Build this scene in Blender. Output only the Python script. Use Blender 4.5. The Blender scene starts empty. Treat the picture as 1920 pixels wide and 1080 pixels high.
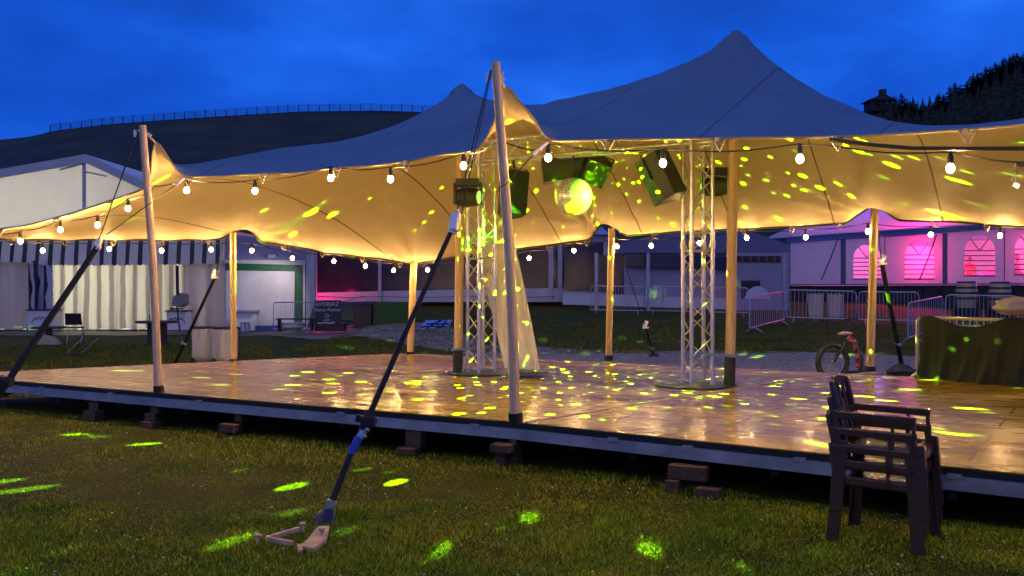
import bpy, math, random
import numpy as np
from mathutils import Vector, Matrix, noise
R = math.radians
random.seed(7)
SC = bpy.context.scene
COL = SC.collection
# ---------------------------------------------------------------- camera
F = 1800.0; HC = 1.6
cd = bpy.data.cameras.new('camera'); cd.sensor_width = 36; cd.lens = 36*F/1920
cd.clip_start = .05; cd.clip_end = 1500
cam = bpy.data.objects.new('camera', cd); COL.objects.link(cam)
cam.location = (0, 0, HC); cam.rotation_euler = (R(90), 0, 0)
SC.camera = cam
# ---------------------------------------------------------------- dusk sky
W = bpy.data.worlds.new('World'); SC.world = W; W.use_nodes = True
nt = W.node_tree; nt.nodes.clear()
def N(t, kind, **kw):
    n = t.nodes.new(kind)
    for k, v in kw.items():
        if k in n.inputs: n.inputs[k].default_value = v
        else: setattr(n, k, v)
    return n
def ramp(t, fac, stops):
    r = t.nodes.new('ShaderNodeValToRGB'); e = r.color_ramp.elements
    while len(e) < len(stops): e.new(.5)
    for i, (p, c) in enumerate(stops):
        e[i].position = p; e[i].color = (*c, 1) if len(c) == 3 else c
    t.links.new(fac, r.inputs[0]); return r.outputs[0]
tc = N(nt, 'ShaderNodeTexCoord')
sep = N(nt, 'ShaderNodeSeparateXYZ'); nt.links.new(tc.outputs['Generated'], sep.inputs[0])
grad = ramp(nt, sep.outputs[2], [(0, (.006, .085, .55)), (.12, (.006, .075, .50)), (.25, (.0065, .082, .54)), (.45, (.012, .08, .42)), (1, (.025, .085, .34))])
nz = N(nt, 'ShaderNodeTexNoise', Scale=3.2, Detail=7, Roughness=.52)
mp = N(nt, 'ShaderNodeMapping'); mp.inputs['Scale'].default_value = (1, 1, 2.2); mp.inputs['Location'].default_value = (.4, .2, .9)
nt.links.new(tc.outputs['Generated'], mp.inputs[0]); nt.links.new(mp.outputs[0], nz.inputs['Vector'])
cl = ramp(nt, nz.outputs[0], [(.34, (.62, .62, .70)), (.5, (.95, .93, 1)), (.62, (1.5, 1.35, 1.25)), (.72, (3.2, 2.0, 1.5))])
mul = N(nt, 'ShaderNodeMix', data_type='RGBA', blend_type='MULTIPLY'); mul.inputs[0].default_value = 1
nt.links.new(grad, mul.inputs[6]); nt.links.new(cl, mul.inputs[7])
bg = N(nt, 'ShaderNodeBackground', Strength=.95); nt.links.new(mul.outputs[2], bg.inputs[0])
wo = N(nt, 'ShaderNodeOutputWorld'); nt.links.new(bg.outputs[0], wo.inputs[0])
# ---------------------------------------------------------------- warm fill added in place of unseen site lamps: one weak, very soft sun
sd = bpy.data.lights.new('fill_sun', 'SUN'); sd.energy = .34; sd.angle = R(60); sd.color = (1, .82, .40)
so = bpy.data.objects.new('fill_sun', sd); COL.objects.link(so)
so.rotation_euler = (R(48), 0, R(-25))
SC.view_settings.view_transform = 'Standard'; SC.view_settings.look = 'None'
SC.view_settings.exposure = .4; SC.view_settings.gamma = 1
SC.cycles.use_light_tree = True
SC.cycles.max_bounces = 8; SC.cycles.diffuse_bounces = 3; SC.cycles.glossy_bounces = 3
SC.cycles.transmission_bounces = 6; SC.cycles.transparent_max_bounces = 12
SC.cycles.caustics_reflective = False; SC.cycles.caustics_refractive = False
SC.cycles.sample_clamp_indirect = 4
# ---------------------------------------------------------------- helpers
def P(px, py, Y): return Vector(((px-960)/F*Y, Y, HC-(py-540)/F*Y))
def G(px, py, z=0.):
    Y = (HC-z)*F/(py-540); return P(px, py, Y)
def PZ(px, Y, z): return Vector(((px-960)/F*Y, Y, z))
def rotm(rx=0, ry=0, rz=0):
    return Matrix.Rotation(R(rz), 3, 'Z') @ Matrix.Rotation(R(ry), 3, 'Y') @ Matrix.Rotation(R(rx), 3, 'X')
def wloc(o):
    v = Vector(o.location)
    while o.parent: o = o.parent; v += Vector(o.location)
    return v
def tag(o, label=None, cat=None, group=None, kind=None):
    if label: o['label'] = label
    if cat: o['category'] = cat
    if group: o['group'] = group
    if kind: o['kind'] = kind
    return o
def thing(name, loc, label, cat, group=None, rz=0):
    o = bpy.data.objects.new(name, None); o.empty_display_size = .2
    o.location = loc; o.rotation_euler = (0, 0, R(rz)); COL.objects.link(o)
    return tag(o, label, cat, group)
def copy_tree(o, parent=None):
    c = o.copy(); COL.objects.link(c)
    if parent: c.parent = parent
    for ch in list(o.children): copy_tree(ch, c)
    return c
class MB:
    def __init__(s): s.v = []; s.f = []
    def add(s, vs, fs):
        b = len(s.v); s.v += [Vector(v) for v in vs]; s.f += [tuple(b+i for i in f) for f in fs]; return s
    def box(s, c, size, rot=None):
        x, y, z = [q/2 for q in size]; c = Vector(c)
        vs = [Vector((a*x, b*y, d*z)) for d in (-1, 1) for b in (-1, 1) for a in (-1, 1)]
        if rot: vs = [rot @ v for v in vs]
        return s.add([v+c for v in vs], [(0, 2, 3, 1), (4, 5, 7, 6), (0, 1, 5, 4), (2, 6, 7, 3), (0, 4, 6, 2), (1, 3, 7, 5)])
    def bar(s, a, b, w, h, up=(0, 0, 1)):
        a = Vector(a); b = Vector(b); d = (b-a); L = d.length; d.normalize(); up = Vector(up)
        if abs(d.dot(up)) > .99: up = Vector((0, 1, 0))
        sx = d.cross(up).normalized(); uz = sx.cross(d)
        m = Matrix((d, sx, uz)).transposed()
        return s.box((a+b)/2, (L, w, h), m)
    def tube(s, pts, r, n=8, cap=True):
        pts = [Vector(p) for p in pts]; m = len(pts)
        rs = r if isinstance(r, (list, tuple)) else [r]*m
        vs = []; prev = None
        for i, p in enumerate(pts):
            d = (pts[min(i+1, m-1)]-pts[max(i-1, 0)]).normalized()
            if prev is None:
                u = Vector((0, 0, 1)) if abs(d.z) < .9 else Vector((1, 0, 0))
                a = d.cross(u).normalized()
            else: a = (prev - d*prev.dot(d)).normalized()
            prev = a; b = d.cross(a)
            for k in range(n):
                t = 2*math.pi*k/n; vs.append(p+(a*math.cos(t)+b*math.sin(t))*rs[i])
        fs = [(i*n+k, i*n+(k+1) % n, (i+1)*n+(k+1) % n, (i+1)*n+k) for i in range(m-1) for k in range(n)]
        if cap: fs += [tuple(range(n-1, -1, -1)), tuple((m-1)*n+k for k in range(n))]
        return s.add(vs, fs)
    def lathe(s, prof, c, n=20, axis=None):
        c = Vector(c); vs = []; m = len(prof)
        q = Vector((0, 0, 1)).rotation_difference(Vector(axis).normalized()) if axis else None
        for r, z in prof:
            for k in range(n):
                t = 2*math.pi*k/n; v = Vector((r*math.cos(t), r*math.sin(t), z))
                if q: v = q @ v
                vs.append(v+c)
        fs = [(i*n+k, i*n+(k+1) % n, (i+1)*n+(k+1) % n, (i+1)*n+k) for i in range(m-1) for k in range(n)]
        fs += [tuple(range(n-1, -1, -1)), tuple((m-1)*n+k for k in range(n))]
        return s.add(vs, fs)
    def sphere(s, c, r, n=14, sq=(1, 1, 1)):
        m = n//2+1
        prof = [(max(1e-4, r*math.sin(math.pi*i/m)), -r*math.cos(math.pi*i/m)) for i in range(m+1)]
        b = len(s.v); s.lathe(prof, (0, 0, 0), n)
        for i in range(b, len(s.v)): s.v[i] = Vector((s.v[i].x*sq[0], s.v[i].y*sq[1], s.v[i].z*sq[2]))+Vector(c)
        return s
    def prism(s, pts, ext):
        pts = [Vector(p) for p in pts]; ext = Vector(ext); n = len(pts)
        return s.add(pts+[p+ext for p in pts], [tuple(range(n)), tuple(range(2*n-1, n-1, -1))]+[(i, i+n, (i+1) % n+n, (i+1) % n) for i in range(n)])
    def grid(s, fn, nu, nv):
        vs = [fn(i/nu, j/nv) for j in range(nv+1) for i in range(nu+1)]
        return s.add(vs, [(j*(nu+1)+i, j*(nu+1)+i+1, (j+1)*(nu+1)+i+1, (j+1)*(nu+1)+i) for j in range(nv) for i in range(nu)])
    def build(s, name, mat, parent=None, smooth=True, bevel=0, fix=True):
        me = bpy.data.meshes.new(name)
        if parent: off = wloc(parent)
        else:
            a = np.array([tuple(v) for v in s.v]); off = Vector(((a[:, 0].min()+a[:, 0].max())/2, (a[:, 1].min()+a[:, 1].max())/2, a[:, 2].min()))
        me.from_pydata([tuple(v-off) for v in s.v], [], s.f)
        if fix:
            import bmesh
            bm = bmesh.new(); bm.from_mesh(me); bmesh.ops.recalc_face_normals(bm, faces=bm.faces); bm.to_mesh(me); bm.free()
        me.materials.append(mat)
        if smooth:
            me.polygons.foreach_set('use_smooth', [True]*len(me.polygons))
            if hasattr(me, 'set_sharp_from_angle'): me.set_sharp_from_angle(angle=R(38))
        o = bpy.data.objects.new(name, me); COL.objects.link(o)
        if parent: o.parent = parent
        else: o.location = off
        if bevel:
            m = o.modifiers.new('bevel', 'BEVEL'); m.width = bevel; m.segments = 2; m.limit_method = 'ANGLE'; m.angle_limit = R(40)
        return o
# ---------------------------------------------------------------- materials
MATS = {}
def mat(name, col, rough=.6, metal=0, bump=0, bscale=40, var=0, vscale=6, stretch=None, coat=0, spec=.5, trans=0, emit=None, col2=None, detail=4, thin=0):
    m = bpy.data.materials.new(name); m.use_nodes = True; t = m.node_tree; b = t.nodes['Principled BSDF']
    b.inputs['Base Color'].default_value = (*col, 1); b.inputs['Roughness'].default_value = rough; b.inputs['Metallic'].default_value = metal
    b.inputs['Coat Weight'].default_value = coat; b.inputs['Specular IOR Level'].default_value = spec
    b.inputs['Transmission Weight'].default_value = trans
    tcn = N(t, 'ShaderNodeTexCoord'); mpn = N(t, 'ShaderNodeMapping'); t.links.new(tcn.outputs['Object'], mpn.inputs[0])
    if stretch: mpn.inputs['Scale'].default_value = stretch
    if var or col2:
        n = N(t, 'ShaderNodeTexNoise', Scale=vscale, Detail=detail, Roughness=.65); t.links.new(mpn.outputs[0], n.inputs['Vector'])
        c2 = col2 or tuple(c*(1-var) for c in col); c1 = col if col2 else tuple(min(1, c*(1+var)) for c in col)
        o = ramp(t, n.outputs[0], [(.32, c2), (.68, c1)]); t.links.new(o, b.inputs['Base Color'])
    if bump:
        n = N(t, 'ShaderNodeTexNoise', Scale=bscale, Detail=5); t.links.new(mpn.outputs[0], n.inputs['Vector'])
        bp = N(t, 'ShaderNodeBump', Strength=min(1, bump), Distance=.02); t.links.new(n.outputs[0], bp.inputs['Height']); t.links.new(bp.outputs[0], b.inputs['Normal'])
    if emit:
        b.inputs['Emission Color'].default_value = (*emit[0], 1); b.inputs['Emission Strength'].default_value = emit[1]
    if thin:      # thin cloth or film: part of the light passes through it
        tr = N(t, 'ShaderNodeBsdfTranslucent'); tr.inputs[0].default_value = (*col, 1)
        mx = N(t, 'ShaderNodeMixShader'); mx.inputs[0].default_value = thin
        t.links.new(b.outputs[0], mx.inputs[1]); t.links.new(tr.outputs[0], mx.inputs[2])
        t.links.new(mx.outputs[0], t.nodes['Material Output'].inputs[0])
    MATS[name] = m; return m
BLACK = mat('black_metal', (.012, .012, .016), .45, bump=.2, bscale=60)
CABLE = mat('black_rubber', (.01, .01, .011), .5)
BLACKFAB = mat('black_webbing', (.010, .010, .02), .75, bump=.5, bscale=220)
BLUEFAB = mat('blue_webbing', (.02, .06, .45), .7, bump=.4, bscale=220)
STEEL = mat('galvanised_steel', (.42, .43, .47), .38, metal=.75, var=.25, vscale=9, bump=.12, bscale=30)
ALU = mat('truss_aluminium', (.72, .72, .73), .33, metal=.85, var=.12, vscale=14, bump=.1, bscale=25)
CHROME = mat('bright_fitting', (.85, .80, .74), .4, metal=.25)
BEAM = mat('stage_frame_metal', (.33, .35, .40), .5, metal=.4, var=.3, vscale=3, bump=.2, bscale=18)
WOOD = mat('pole_wood', (.58, .40, .22), .55, var=.2, vscale=7, stretch=(8, 8, .7), bump=.35, bscale=14)
WOODG = mat('weathered_pole_wood', (.74, .52, .33), .6, var=.22, vscale=6, stretch=(9, 9, .6), bump=.35, bscale=14)
BAMBOO = mat('bamboo', (.62, .45, .20), .42, var=.2, vscale=6, stretch=(6, 6, .8), bump=.15, bscale=10)
TIMBER = mat('old_timber', (.10, .05, .025), .75, var=.4, vscale=9, stretch=(1, 5, 5), bump=.7, bscale=26)
CHAIRM = mat('chair_plastic', (.075, .038, .026), .24, var=.2, vscale=9, bump=.06, bscale=30, spec=.5)
CLOTHB = mat('black_cloth', (.014, .012, .011), .85, bump=.5, bscale=120, var=.15)
WHITEPVC = mat('white_pvc', (.74, .72, .64), .55, var=.06, vscale=1.2, bump=.12, bscale=2, thin=.45)
TRIMPVC = mat('roof_edge_pvc', (.45, .46, .52), .5, var=.08, vscale=2)
GREYPVC = mat('grey_pvc', (.62, .50, .42), .6, var=.12, vscale=1.6, stretch=(5, 5, .5), bump=.3, bscale=2.4, thin=.012)
DARKIN = mat('unlit_interior', (.03, .028, .03), .8)  # near-black colour that stands in for the shade of unlit spaces
WHITEM = mat('white_paint', (.62, .62, .66), .5, var=.06)
RED = mat('red_print', (.5, .03, .03), .6)
def bulb_mat(name, e):
    m = bpy.data.materials.new(name); m.use_nodes = True; t = m.node_tree; t.nodes.remove(t.nodes['Principled BSDF'])
    lw = N(t, 'ShaderNodeLayerWeight', Blend=.5); em = N(t, 'ShaderNodeEmission')
    k = ramp(t, lw.outputs['Facing'], [(0, (1, .61, .24)), (.55, (1, .56, .17)), (1, (1, .36, .05))]); t.links.new(k, em.inputs[0])
    r = ramp(t, lw.outputs['Facing'], [(0, (1, 1, 1)), (.3, (.9, .9, .9)), (.55, (.12, .12, .12)), (.8, (.006, .006, .006)), (1, (.002, .002, .002))])
    mu = N(t, 'ShaderNodeMath', operation='MULTIPLY'); t.links.new(r, mu.inputs[0]); mu.inputs[1].default_value = e*2.1; t.links.new(mu.outputs[0], em.inputs[1])
    t.links.new(em.outputs[0], t.nodes['Material Output'].inputs[0]); return m
GREENP = mat('green_frame', (.015, .10, .025), .5, var=.2)
BLUEP = mat('blue_step', (.02, .05, .22), .6)
def stripes(name, c1, c2, scale, off=0, duty=.5, rough=.6, thin=0, thin2=None, axis=0, warp=.1, z0=None):
    """vertical woven stripes of the fabric; optionally one stripe passes more light"""
    m = bpy.data.materials.new(name); m.use_nodes = True; t = m.node_tree; b = t.nodes['Principled BSDF']; b.inputs['Roughness'].default_value = rough
    g = N(t, 'ShaderNodeTexCoord'); sp = N(t, 'ShaderNodeSeparateXYZ'); t.links.new(g.outputs['Object'], sp.inputs[0])
    nn = N(t, 'ShaderNodeTexNoise', Scale=.9, Detail=2); t.links.new(g.outputs['Object'], nn.inputs['Vector'])
    ma = N(t, 'ShaderNodeMath', operation='MULTIPLY_ADD'); t.links.new(nn.outputs[0], ma.inputs[0]); ma.inputs[1].default_value = warp; t.links.new(sp.outputs[axis], ma.inputs[2])
    ms = N(t, 'ShaderNodeMath', operation='MULTIPLY_ADD'); t.links.new(ma.outputs[0], ms.inputs[0]); ms.inputs[1].default_value = scale; ms.inputs[2].default_value = off
    fr = N(t, 'ShaderNodeMath', operation='FRACT'); t.links.new(ms.outputs[0], fr.inputs[0])
    lt = N(t, 'ShaderNodeMath', operation='LESS_THAN'); t.links.new(fr.outputs[0], lt.inputs[0]); lt.inputs[1].default_value = duty
    mx = N(t, 'ShaderNodeMix', data_type='RGBA'); mx.inputs[6].default_value = (*c2, 1); mx.inputs[7].default_value = (*c1, 1)
    t.links.new(lt.outputs[0], mx.inputs[0]); t.links.new(mx.outputs[2], b.inputs['Base Color'])
    if thin:
        tr = N(t, 'ShaderNodeBsdfTranslucent'); t.links.new(mx.outputs[2], tr.inputs[0])
        f = N(t, 'ShaderNodeMapRange'); t.links.new(lt.outputs[0], f.inputs[0]); f.inputs[3].default_value = thin2 if thin2 is not None else thin; f.inputs[4].default_value = thin
        ms2 = N(t, 'ShaderNodeMixShader'); t.links.new(f.outputs[0], ms2.inputs[0]); t.links.new(b.outputs[0], ms2.inputs[1]); t.links.new(tr.outputs[0], ms2.inputs[2])
        t.links.new(ms2.outputs[0], t.nodes['Material Output'].inputs[0])
    return m
def point_lamp(name, loc, power, color, parent=None, r=.03, kind='POINT'):
    l = bpy.data.lights.new(name, kind); l.energy = power; l.color = color; l.shadow_soft_size = r
    o = bpy.data.objects.new(name, l); COL.objects.link(o)
    if parent: o.parent = parent; o.location = Vector(loc)-wloc(parent)
    else: o.location = loc
    return o
LIFTS = [(-.705, 13.5, .793, .8), (-.705, 13.5, .542, 2), (2.73, 11.68, .52, .8), (2.73, 11.68, .46, 2), (-3.2, 12, .5, 1.3), (-3.8, 13.5, .239, 1.3), (-1.8, 11.5, -.165, 1.2), (1, 11.5, -.502, 1.0), (1.4, 13, .397, 1.2), (.4, 10, -.298, .8), (4.2, 10.5, -.092, 1.2), (5.5, 9.5, -.457, 1.3), (-2.2, 13.6, -.321, 1.3)]
BP = 480; BPB = .75; LM = 1.05; LMU = 9.0; PK = 1.8
# ================================================================ GROUND
def sm(a, b, x):
    t = min(1, max(0, (x-a)/(b-a))); return t*t*(3-2*t)
def gz(x, y):
    s = sm(-6.2, -4.0, x)
    z = s*(.45*min(1, max(0, (y-22)/11))+.45*min(1, max(0, (y-33)/12)))
    # the far hills rise out of the same ground, see hillside meshes
    n = noise.noise(Vector((x*.35, y*.35, 0)))*.05+noise.noise(Vector((x*1.3, y*1.3, 3)))*.012
    near = 1-sm(8, 20, y)
    return z+n*(.35+.65*(1-near))*(0 if 10 < y < 11 and False else 1)-.0
def grass_mat(name, c1, c2, c3, bs=60):
    m = bpy.data.materials.new(name); m.use_nodes = True; t = m.node_tree; b = t.nodes['Principled BSDF']; b.inputs['Roughness'].default_value = .75
    b.inputs['Specular IOR Level'].default_value = .08
    g = N(t, 'ShaderNodeTexCoord')
    a = N(t, 'ShaderNodeTexNoise', Scale=.9, Detail=6, Roughness=.7); t.links.new(g.outputs['Object'], a.inputs['Vector'])
    d = N(t, 'ShaderNodeTexNoise', Scale=34, Detail=5, Roughness=.8); t.links.new(g.outputs['Object'], d.inputs['Vector'])
    ad = N(t, 'ShaderNodeMath', operation='MULTIPLY_ADD'); t.links.new(d.outputs[0], ad.inputs[0]); ad.inputs[1].default_value = .6; 
    mm = N(t, 'ShaderNodeMath', operation='MULTIPLY'); t.links.new(a.outputs[0], mm.inputs[0]); mm.inputs[1].default_value = .5; t.links.new(mm.outputs[0], ad.inputs[2])
    o = ramp(t, ad.outputs[0], [(.38, c1), (.54, c2), (.7, c3)]); t.links.new(o, b.inputs['Base Color'])
    bp = N(t, 'ShaderNodeBump', Strength=.9, Distance=.06); t.links.new(d.outputs[0], bp.inputs['Height']); t.links.new(bp.outputs[0], b.inputs['Normal'])
    return m
GRASSG = grass_mat('trodden_grass', (.035, .035, .005), (.085, .09, .010), (.15, .13, .02))
xs = sorted(set([-420, -250, -150, -90, -60, -40]+[round(-30+.6*i, 3) for i in range(101)]+[40, 60, 90, 150, 250, 420]))
ys = sorted(set([-60, -20, -5, 0]+[round(2+.35*i, 3) for i in range(52)]+[round(20.4+.8*i, 2) for i in range(40)]+[60, 75, 100, 150, 250, 420]))
mb = MB(); nx = len(xs)-1; ny = len(ys)-1
mb.grid(lambda u, v: Vector((xs[round(u*nx)], ys[round(v*ny)], gz(xs[round(u*nx)], ys[round(v*ny)]))), nx, ny)
o = mb.build('ground', GRASSG, fix=False); o['kind'] = 'structure'
# blades of the near lawn, one uncountable mass
rng = np.random.default_rng(3)
def grass_field(name, n, boxes, h0, h1, w, mt):
    pts = []
    tot = sum(b[4] for b in boxes)
    for (x0, x1, y0, y1, wt, test) in boxes:
        k = int(n*wt/tot); x = rng.uniform(x0, x1, k); y = y0+(y1-y0)*rng.random(k)**1.35
        ok = test(x, y); pts.append(np.stack([x[ok], y[ok]], 1))
    p = np.concatenate(pts); n = len(p)
    z = np.array([gz(a, b) for a, b in p])
    cl = np.array([noise.noise(Vector((a*2.2, b*2.2, 9))) for a, b in p])
    cl2 = np.array([noise.noise(Vector((a*.6, b*.6, 19))) for a, b in p])
    edge = np.exp(-np.abs(p[:, 1]-front_y(p[:, 0])+.05)/.12)
    h = rng.uniform(h0, h1, n)*(1+1.1*cl+1.0*cl2).clip(.5, 2.4)*(1+.5*edge)
    an = rng.uniform(0, 2*math.pi, n); le = rng.uniform(.2, 1.3, n)*h; ww = w*rng.uniform(.6, 1.4, n)
    dx, dy = np.cos(an), np.sin(an); la = rng.uniform(0, 2*math.pi, n)+.0
    v = np.zeros((n, 5, 3))
    base = np.stack([p[:, 0], p[:, 1], z-.004], 1)
    side = np.stack([dx, dy, 0*dx], 1)*ww[:, None]/2; lean = np.stack([np.cos(la), np.sin(la), 0*la], 1)*le[:, None]
    up = np.array([0, 0, 1.])
    v[:, 0] = base-side; v[:, 1] = base+side
    mid = base+lean*.35+up*h[:, None]*.6
    v[:, 2] = mid+side*.75; v[:, 3] = mid-side*.75; v[:, 4] = base+lean+up*h[:, None]
    me = bpy.data.meshes.new(name)
    me.vertices.add(n*5); me.vertices.foreach_set('co', v.reshape(-1))
    idx = np.arange(n)[:, None]*5
    q = (idx+np.array([[0, 1, 2, 3]])); tr = (idx+np.array([[3, 2, 4]]))
    loops = np.concatenate([q, tr], 1).reshape(-1)
    st = (np.arange(n)[:, None]*7+np.array([[0, 4]])).reshape(-1); tt = np.tile([4, 3], n)
    me.loops.add(len(loops)); me.loops.foreach_set('vertex_index', loops)
    me.polygons.add(2*n); me.polygons.foreach_set('loop_start', st); me.polygons.foreach_set('loop_total', tt)
    me.update(calc_edges=True); me.validate(); me.materials.append(mt)
    ob = bpy.data.objects.new(name, me); COL.objects.link(ob); return ob
def blade_mat(k=1):
    m = bpy.data.materials.new('grass_blades'); m.use_nodes = True; t = m.node_tree; b = t.nodes['Principled BSDF']
    b.inputs['Roughness'].default_value = .55; b.inputs['Specular IOR Level'].default_value = .08
    ge = N(t, 'ShaderNodeNewGeometry'); g = N(t, 'ShaderNodeTexCoord')
    c1 = ramp(t, ge.outputs['Random Per Island'], [(0, (.09, .13, .004)), (.4, (.25, .30, .008)), (.75, (.42, .45, .015)), (.93, (.58, .52, .05)), (1, (.70, .62, .16))])
    n = N(t, 'ShaderNodeTexNoise', Scale=1.1, Detail=6, Roughness=.65); t.links.new(g.outputs['Object'], n.inputs['Vector'])
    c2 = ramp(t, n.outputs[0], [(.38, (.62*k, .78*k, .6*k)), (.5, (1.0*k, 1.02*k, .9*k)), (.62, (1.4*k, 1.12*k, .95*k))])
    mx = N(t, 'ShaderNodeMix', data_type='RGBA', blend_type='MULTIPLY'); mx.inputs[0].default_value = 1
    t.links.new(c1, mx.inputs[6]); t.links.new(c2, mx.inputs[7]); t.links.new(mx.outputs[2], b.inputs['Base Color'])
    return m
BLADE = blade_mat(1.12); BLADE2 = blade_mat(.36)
# front edge of the stage in pixels -> depth
def dyf(px): return 162+.0819*(px+119) if px < 968 else 251+.1021*(px-968)
HD = .40
def Yf(px): return (HC-HD)*F/dyf(px)
def front_y(x):   # stage front line in the ground plan, vectorised
    A = np.array([tuple(PZ(q, Yf(q), 0)) for q in (-119, 968, 2300)])
    return np.where(x < A[1, 0], A[1, 1]+(x-A[1, 0])*(A[0, 1]-A[1, 1])/(A[0, 0]-A[1, 0]), A[1, 1]+(x-A[1, 0])*(A[2, 1]-A[1, 1])/(A[2, 0]-A[1, 0]))
o = grass_field('grass', 290000, [(-9, 4.6, 4.4, 13.5, 1.0, lambda x, y: (y < front_y(x)+.12) & (np.abs(x) < .56*y+1.3)),
                                  (-3.6, 3.6, 4.9, 7.2, .55, lambda x, y: (y < front_y(x)+.12) & (np.abs(x) < .56*y+1.3))], .012, .031, .0046, BLADE)
tag(o, kind='stuff'); o['label'] = 'short wet lawn in front of the stage'
def behind(x, y): return ~((y < 17.9) & (y < 17.75+(x+1.97)*.70) & (x < -1.9)) & (np.abs(x) < .56*y+.3) & ((y > 17.8) | (x < -1.9))
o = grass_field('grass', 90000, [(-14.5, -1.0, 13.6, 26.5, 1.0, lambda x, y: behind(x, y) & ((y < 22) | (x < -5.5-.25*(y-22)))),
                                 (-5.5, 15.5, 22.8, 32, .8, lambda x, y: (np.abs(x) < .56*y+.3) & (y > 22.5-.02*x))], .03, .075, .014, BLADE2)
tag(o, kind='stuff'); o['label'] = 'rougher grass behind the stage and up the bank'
# gravel path and pavement
GRAVEL = mat('gravel', (.55, .42, .28), .8, col2=(.06, .045, .03), vscale=9, bump=1, bscale=30, detail=8)
PAVE = mat('wet_asphalt', (.05, .046, .035), .4, var=.3, vscale=3, bump=.3, bscale=60)
def draped(name, lo, hi, m, nu=80, nv=6, dz=.012):
    def lerp(pl, t):
        x = pl[0][0]+(pl[-1][0]-pl[0][0])*t
        for a, b in zip(pl, pl[1:]):
            if a[0] <= x <= b[0]: return x, a[1]+(b[1]-a[1])*(x-a[0])/(b[0]-a[0])
        return pl[-1]
    def fn(u, v):
        a = lerp(lo, u); b = lerp(hi, u); px = a[0]+(b[0]-a[0])*v
        A = G(a[0], a[1]); B = G(b[0], b[1]); q = A.lerp(B, v)
        w = .25*noise.noise(Vector((q.x*.8, q.y*.8, 2)))
        q.y += w*(1 if v in (0, 1) else .3); q.z = gz(q.x, q.y)+dz; return q
    o = MB().grid(fn, nu, nv).build(name, m, fix=False); o['kind'] = 'structure'; return o
draped('gravel_path', [(380, 628), (500, 630), (620, 639), (760, 655), (900, 672), (1150, 684), (1500, 700), (2000, 716)],
       [(380, 622), (500, 621), (700, 623), (850, 634), (900, 655), (1150, 662), (1500, 665), (2000, 674)], GRAVEL)
draped('pavement', [(-300, 632), (300, 629), (600, 626), (780, 626)], [(-300, 614), (300, 614), (600, 614), (780, 616)], PAVE, dz=.02)

# ================================================================ HILLS
HILLM = mat('dark_hillside', (.05, .045, .028), .9, col2=(.010, .012, .007), vscale=.10, bump=.6, bscale=.5, detail=8)
FORESTM = mat('forest_slope', (.018, .026, .014), .9, col2=(.006, .008, .006), vscale=.12, bump=1, bscale=.4, detail=8)
def hill(name, prof, Y, m, foot=.35, thick=60, nu=120, nv=24, amp=1.2):
    xs_ = [p[0] for p in prof]; ys_ = [p[1] for p in prof]
    def fn(u, v):
        px = xs_[0]+(xs_[-1]-xs_[0])*u; py = float(np.interp(px, xs_, ys_))
        top = P(px, py, Y)
        if v < .75:
            t = v/.75; yy = Y*(foot+(1-foot)*t); z = top.z*(t**1.25)-1*(1-t)
            x = top.x*(foot+(1-foot)*t)**.5
            if t < .98: z += amp*noise.noise(Vector((x*.04, yy*.04, 1)))*math.sin(math.pi*t)*2
        else:
            t = (v-.75)/.25; yy = Y+thick*t; x = top.x*(1+.3*t); z = top.z*(1-t**1.3)-1.5*t
        return Vector((x, yy, z))
    o = MB().grid(fn, nu, nv).build(name, m); o['kind'] = 'structure'; return o
LH = [(-900, 300), (-300, 285), (0, 262), (60, 256), (100, 245), (200, 233), (320, 224), (440, 216), (560, 209), (700, 207), (800, 210), (950, 225), (1150, 262), (1400, 330), (1700, 420)]
hill('hillside', LH, 210, HILLM)
RH = [(1300, 330), (1500, 262), (1630, 190), (1680, 205), (1740, 200), (1790, 178), (1840, 150), (1880, 130), (1920, 122), (2000, 105), (2300, 60), (2700, 40)]
RH = [(a, b+12) for a, b in RH]
hill('wooded_hill', RH, 150, FORESTM)
# snow fence along the left ridge
def ridge(prof, px, Y, dy=0): return P(px, float(np.interp(px, [p[0] for p in prof], [p[1] for p in prof]))+dy, Y)
FENW = mat('snow_fence_wood', (.035, .035, .05), .8)
fl = P(92, 240, 209)
fen = thing('snow_fence', fl, 'long low snow fence running along the crest of the dark hill', 'fence')
pxs = [94+19.4*i for i in range(38)]
for i, q in enumerate(pxs):
    b = ridge(LH, q, 209, 3); hh = 1.8+.25*math.sin(i*1.7+1.3*math.sin(i*.9))
    MB().bar(b, b+Vector((.10*math.sin(i*2.7), 0, hh)), .14, .14).build('fence_post', FENW, fen, smooth=False)
for k in (.3, .55, .8, 1.05, 1.3, 1.55, 1.78):
    MB().tube([ridge(LH, q, 208.8, 3)+Vector((0, 0, k+.05*math.sin(j*2.1))) for j, q in enumerate(pxs)], .035, 4).build('fence_rail', FENW, fen)
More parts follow.
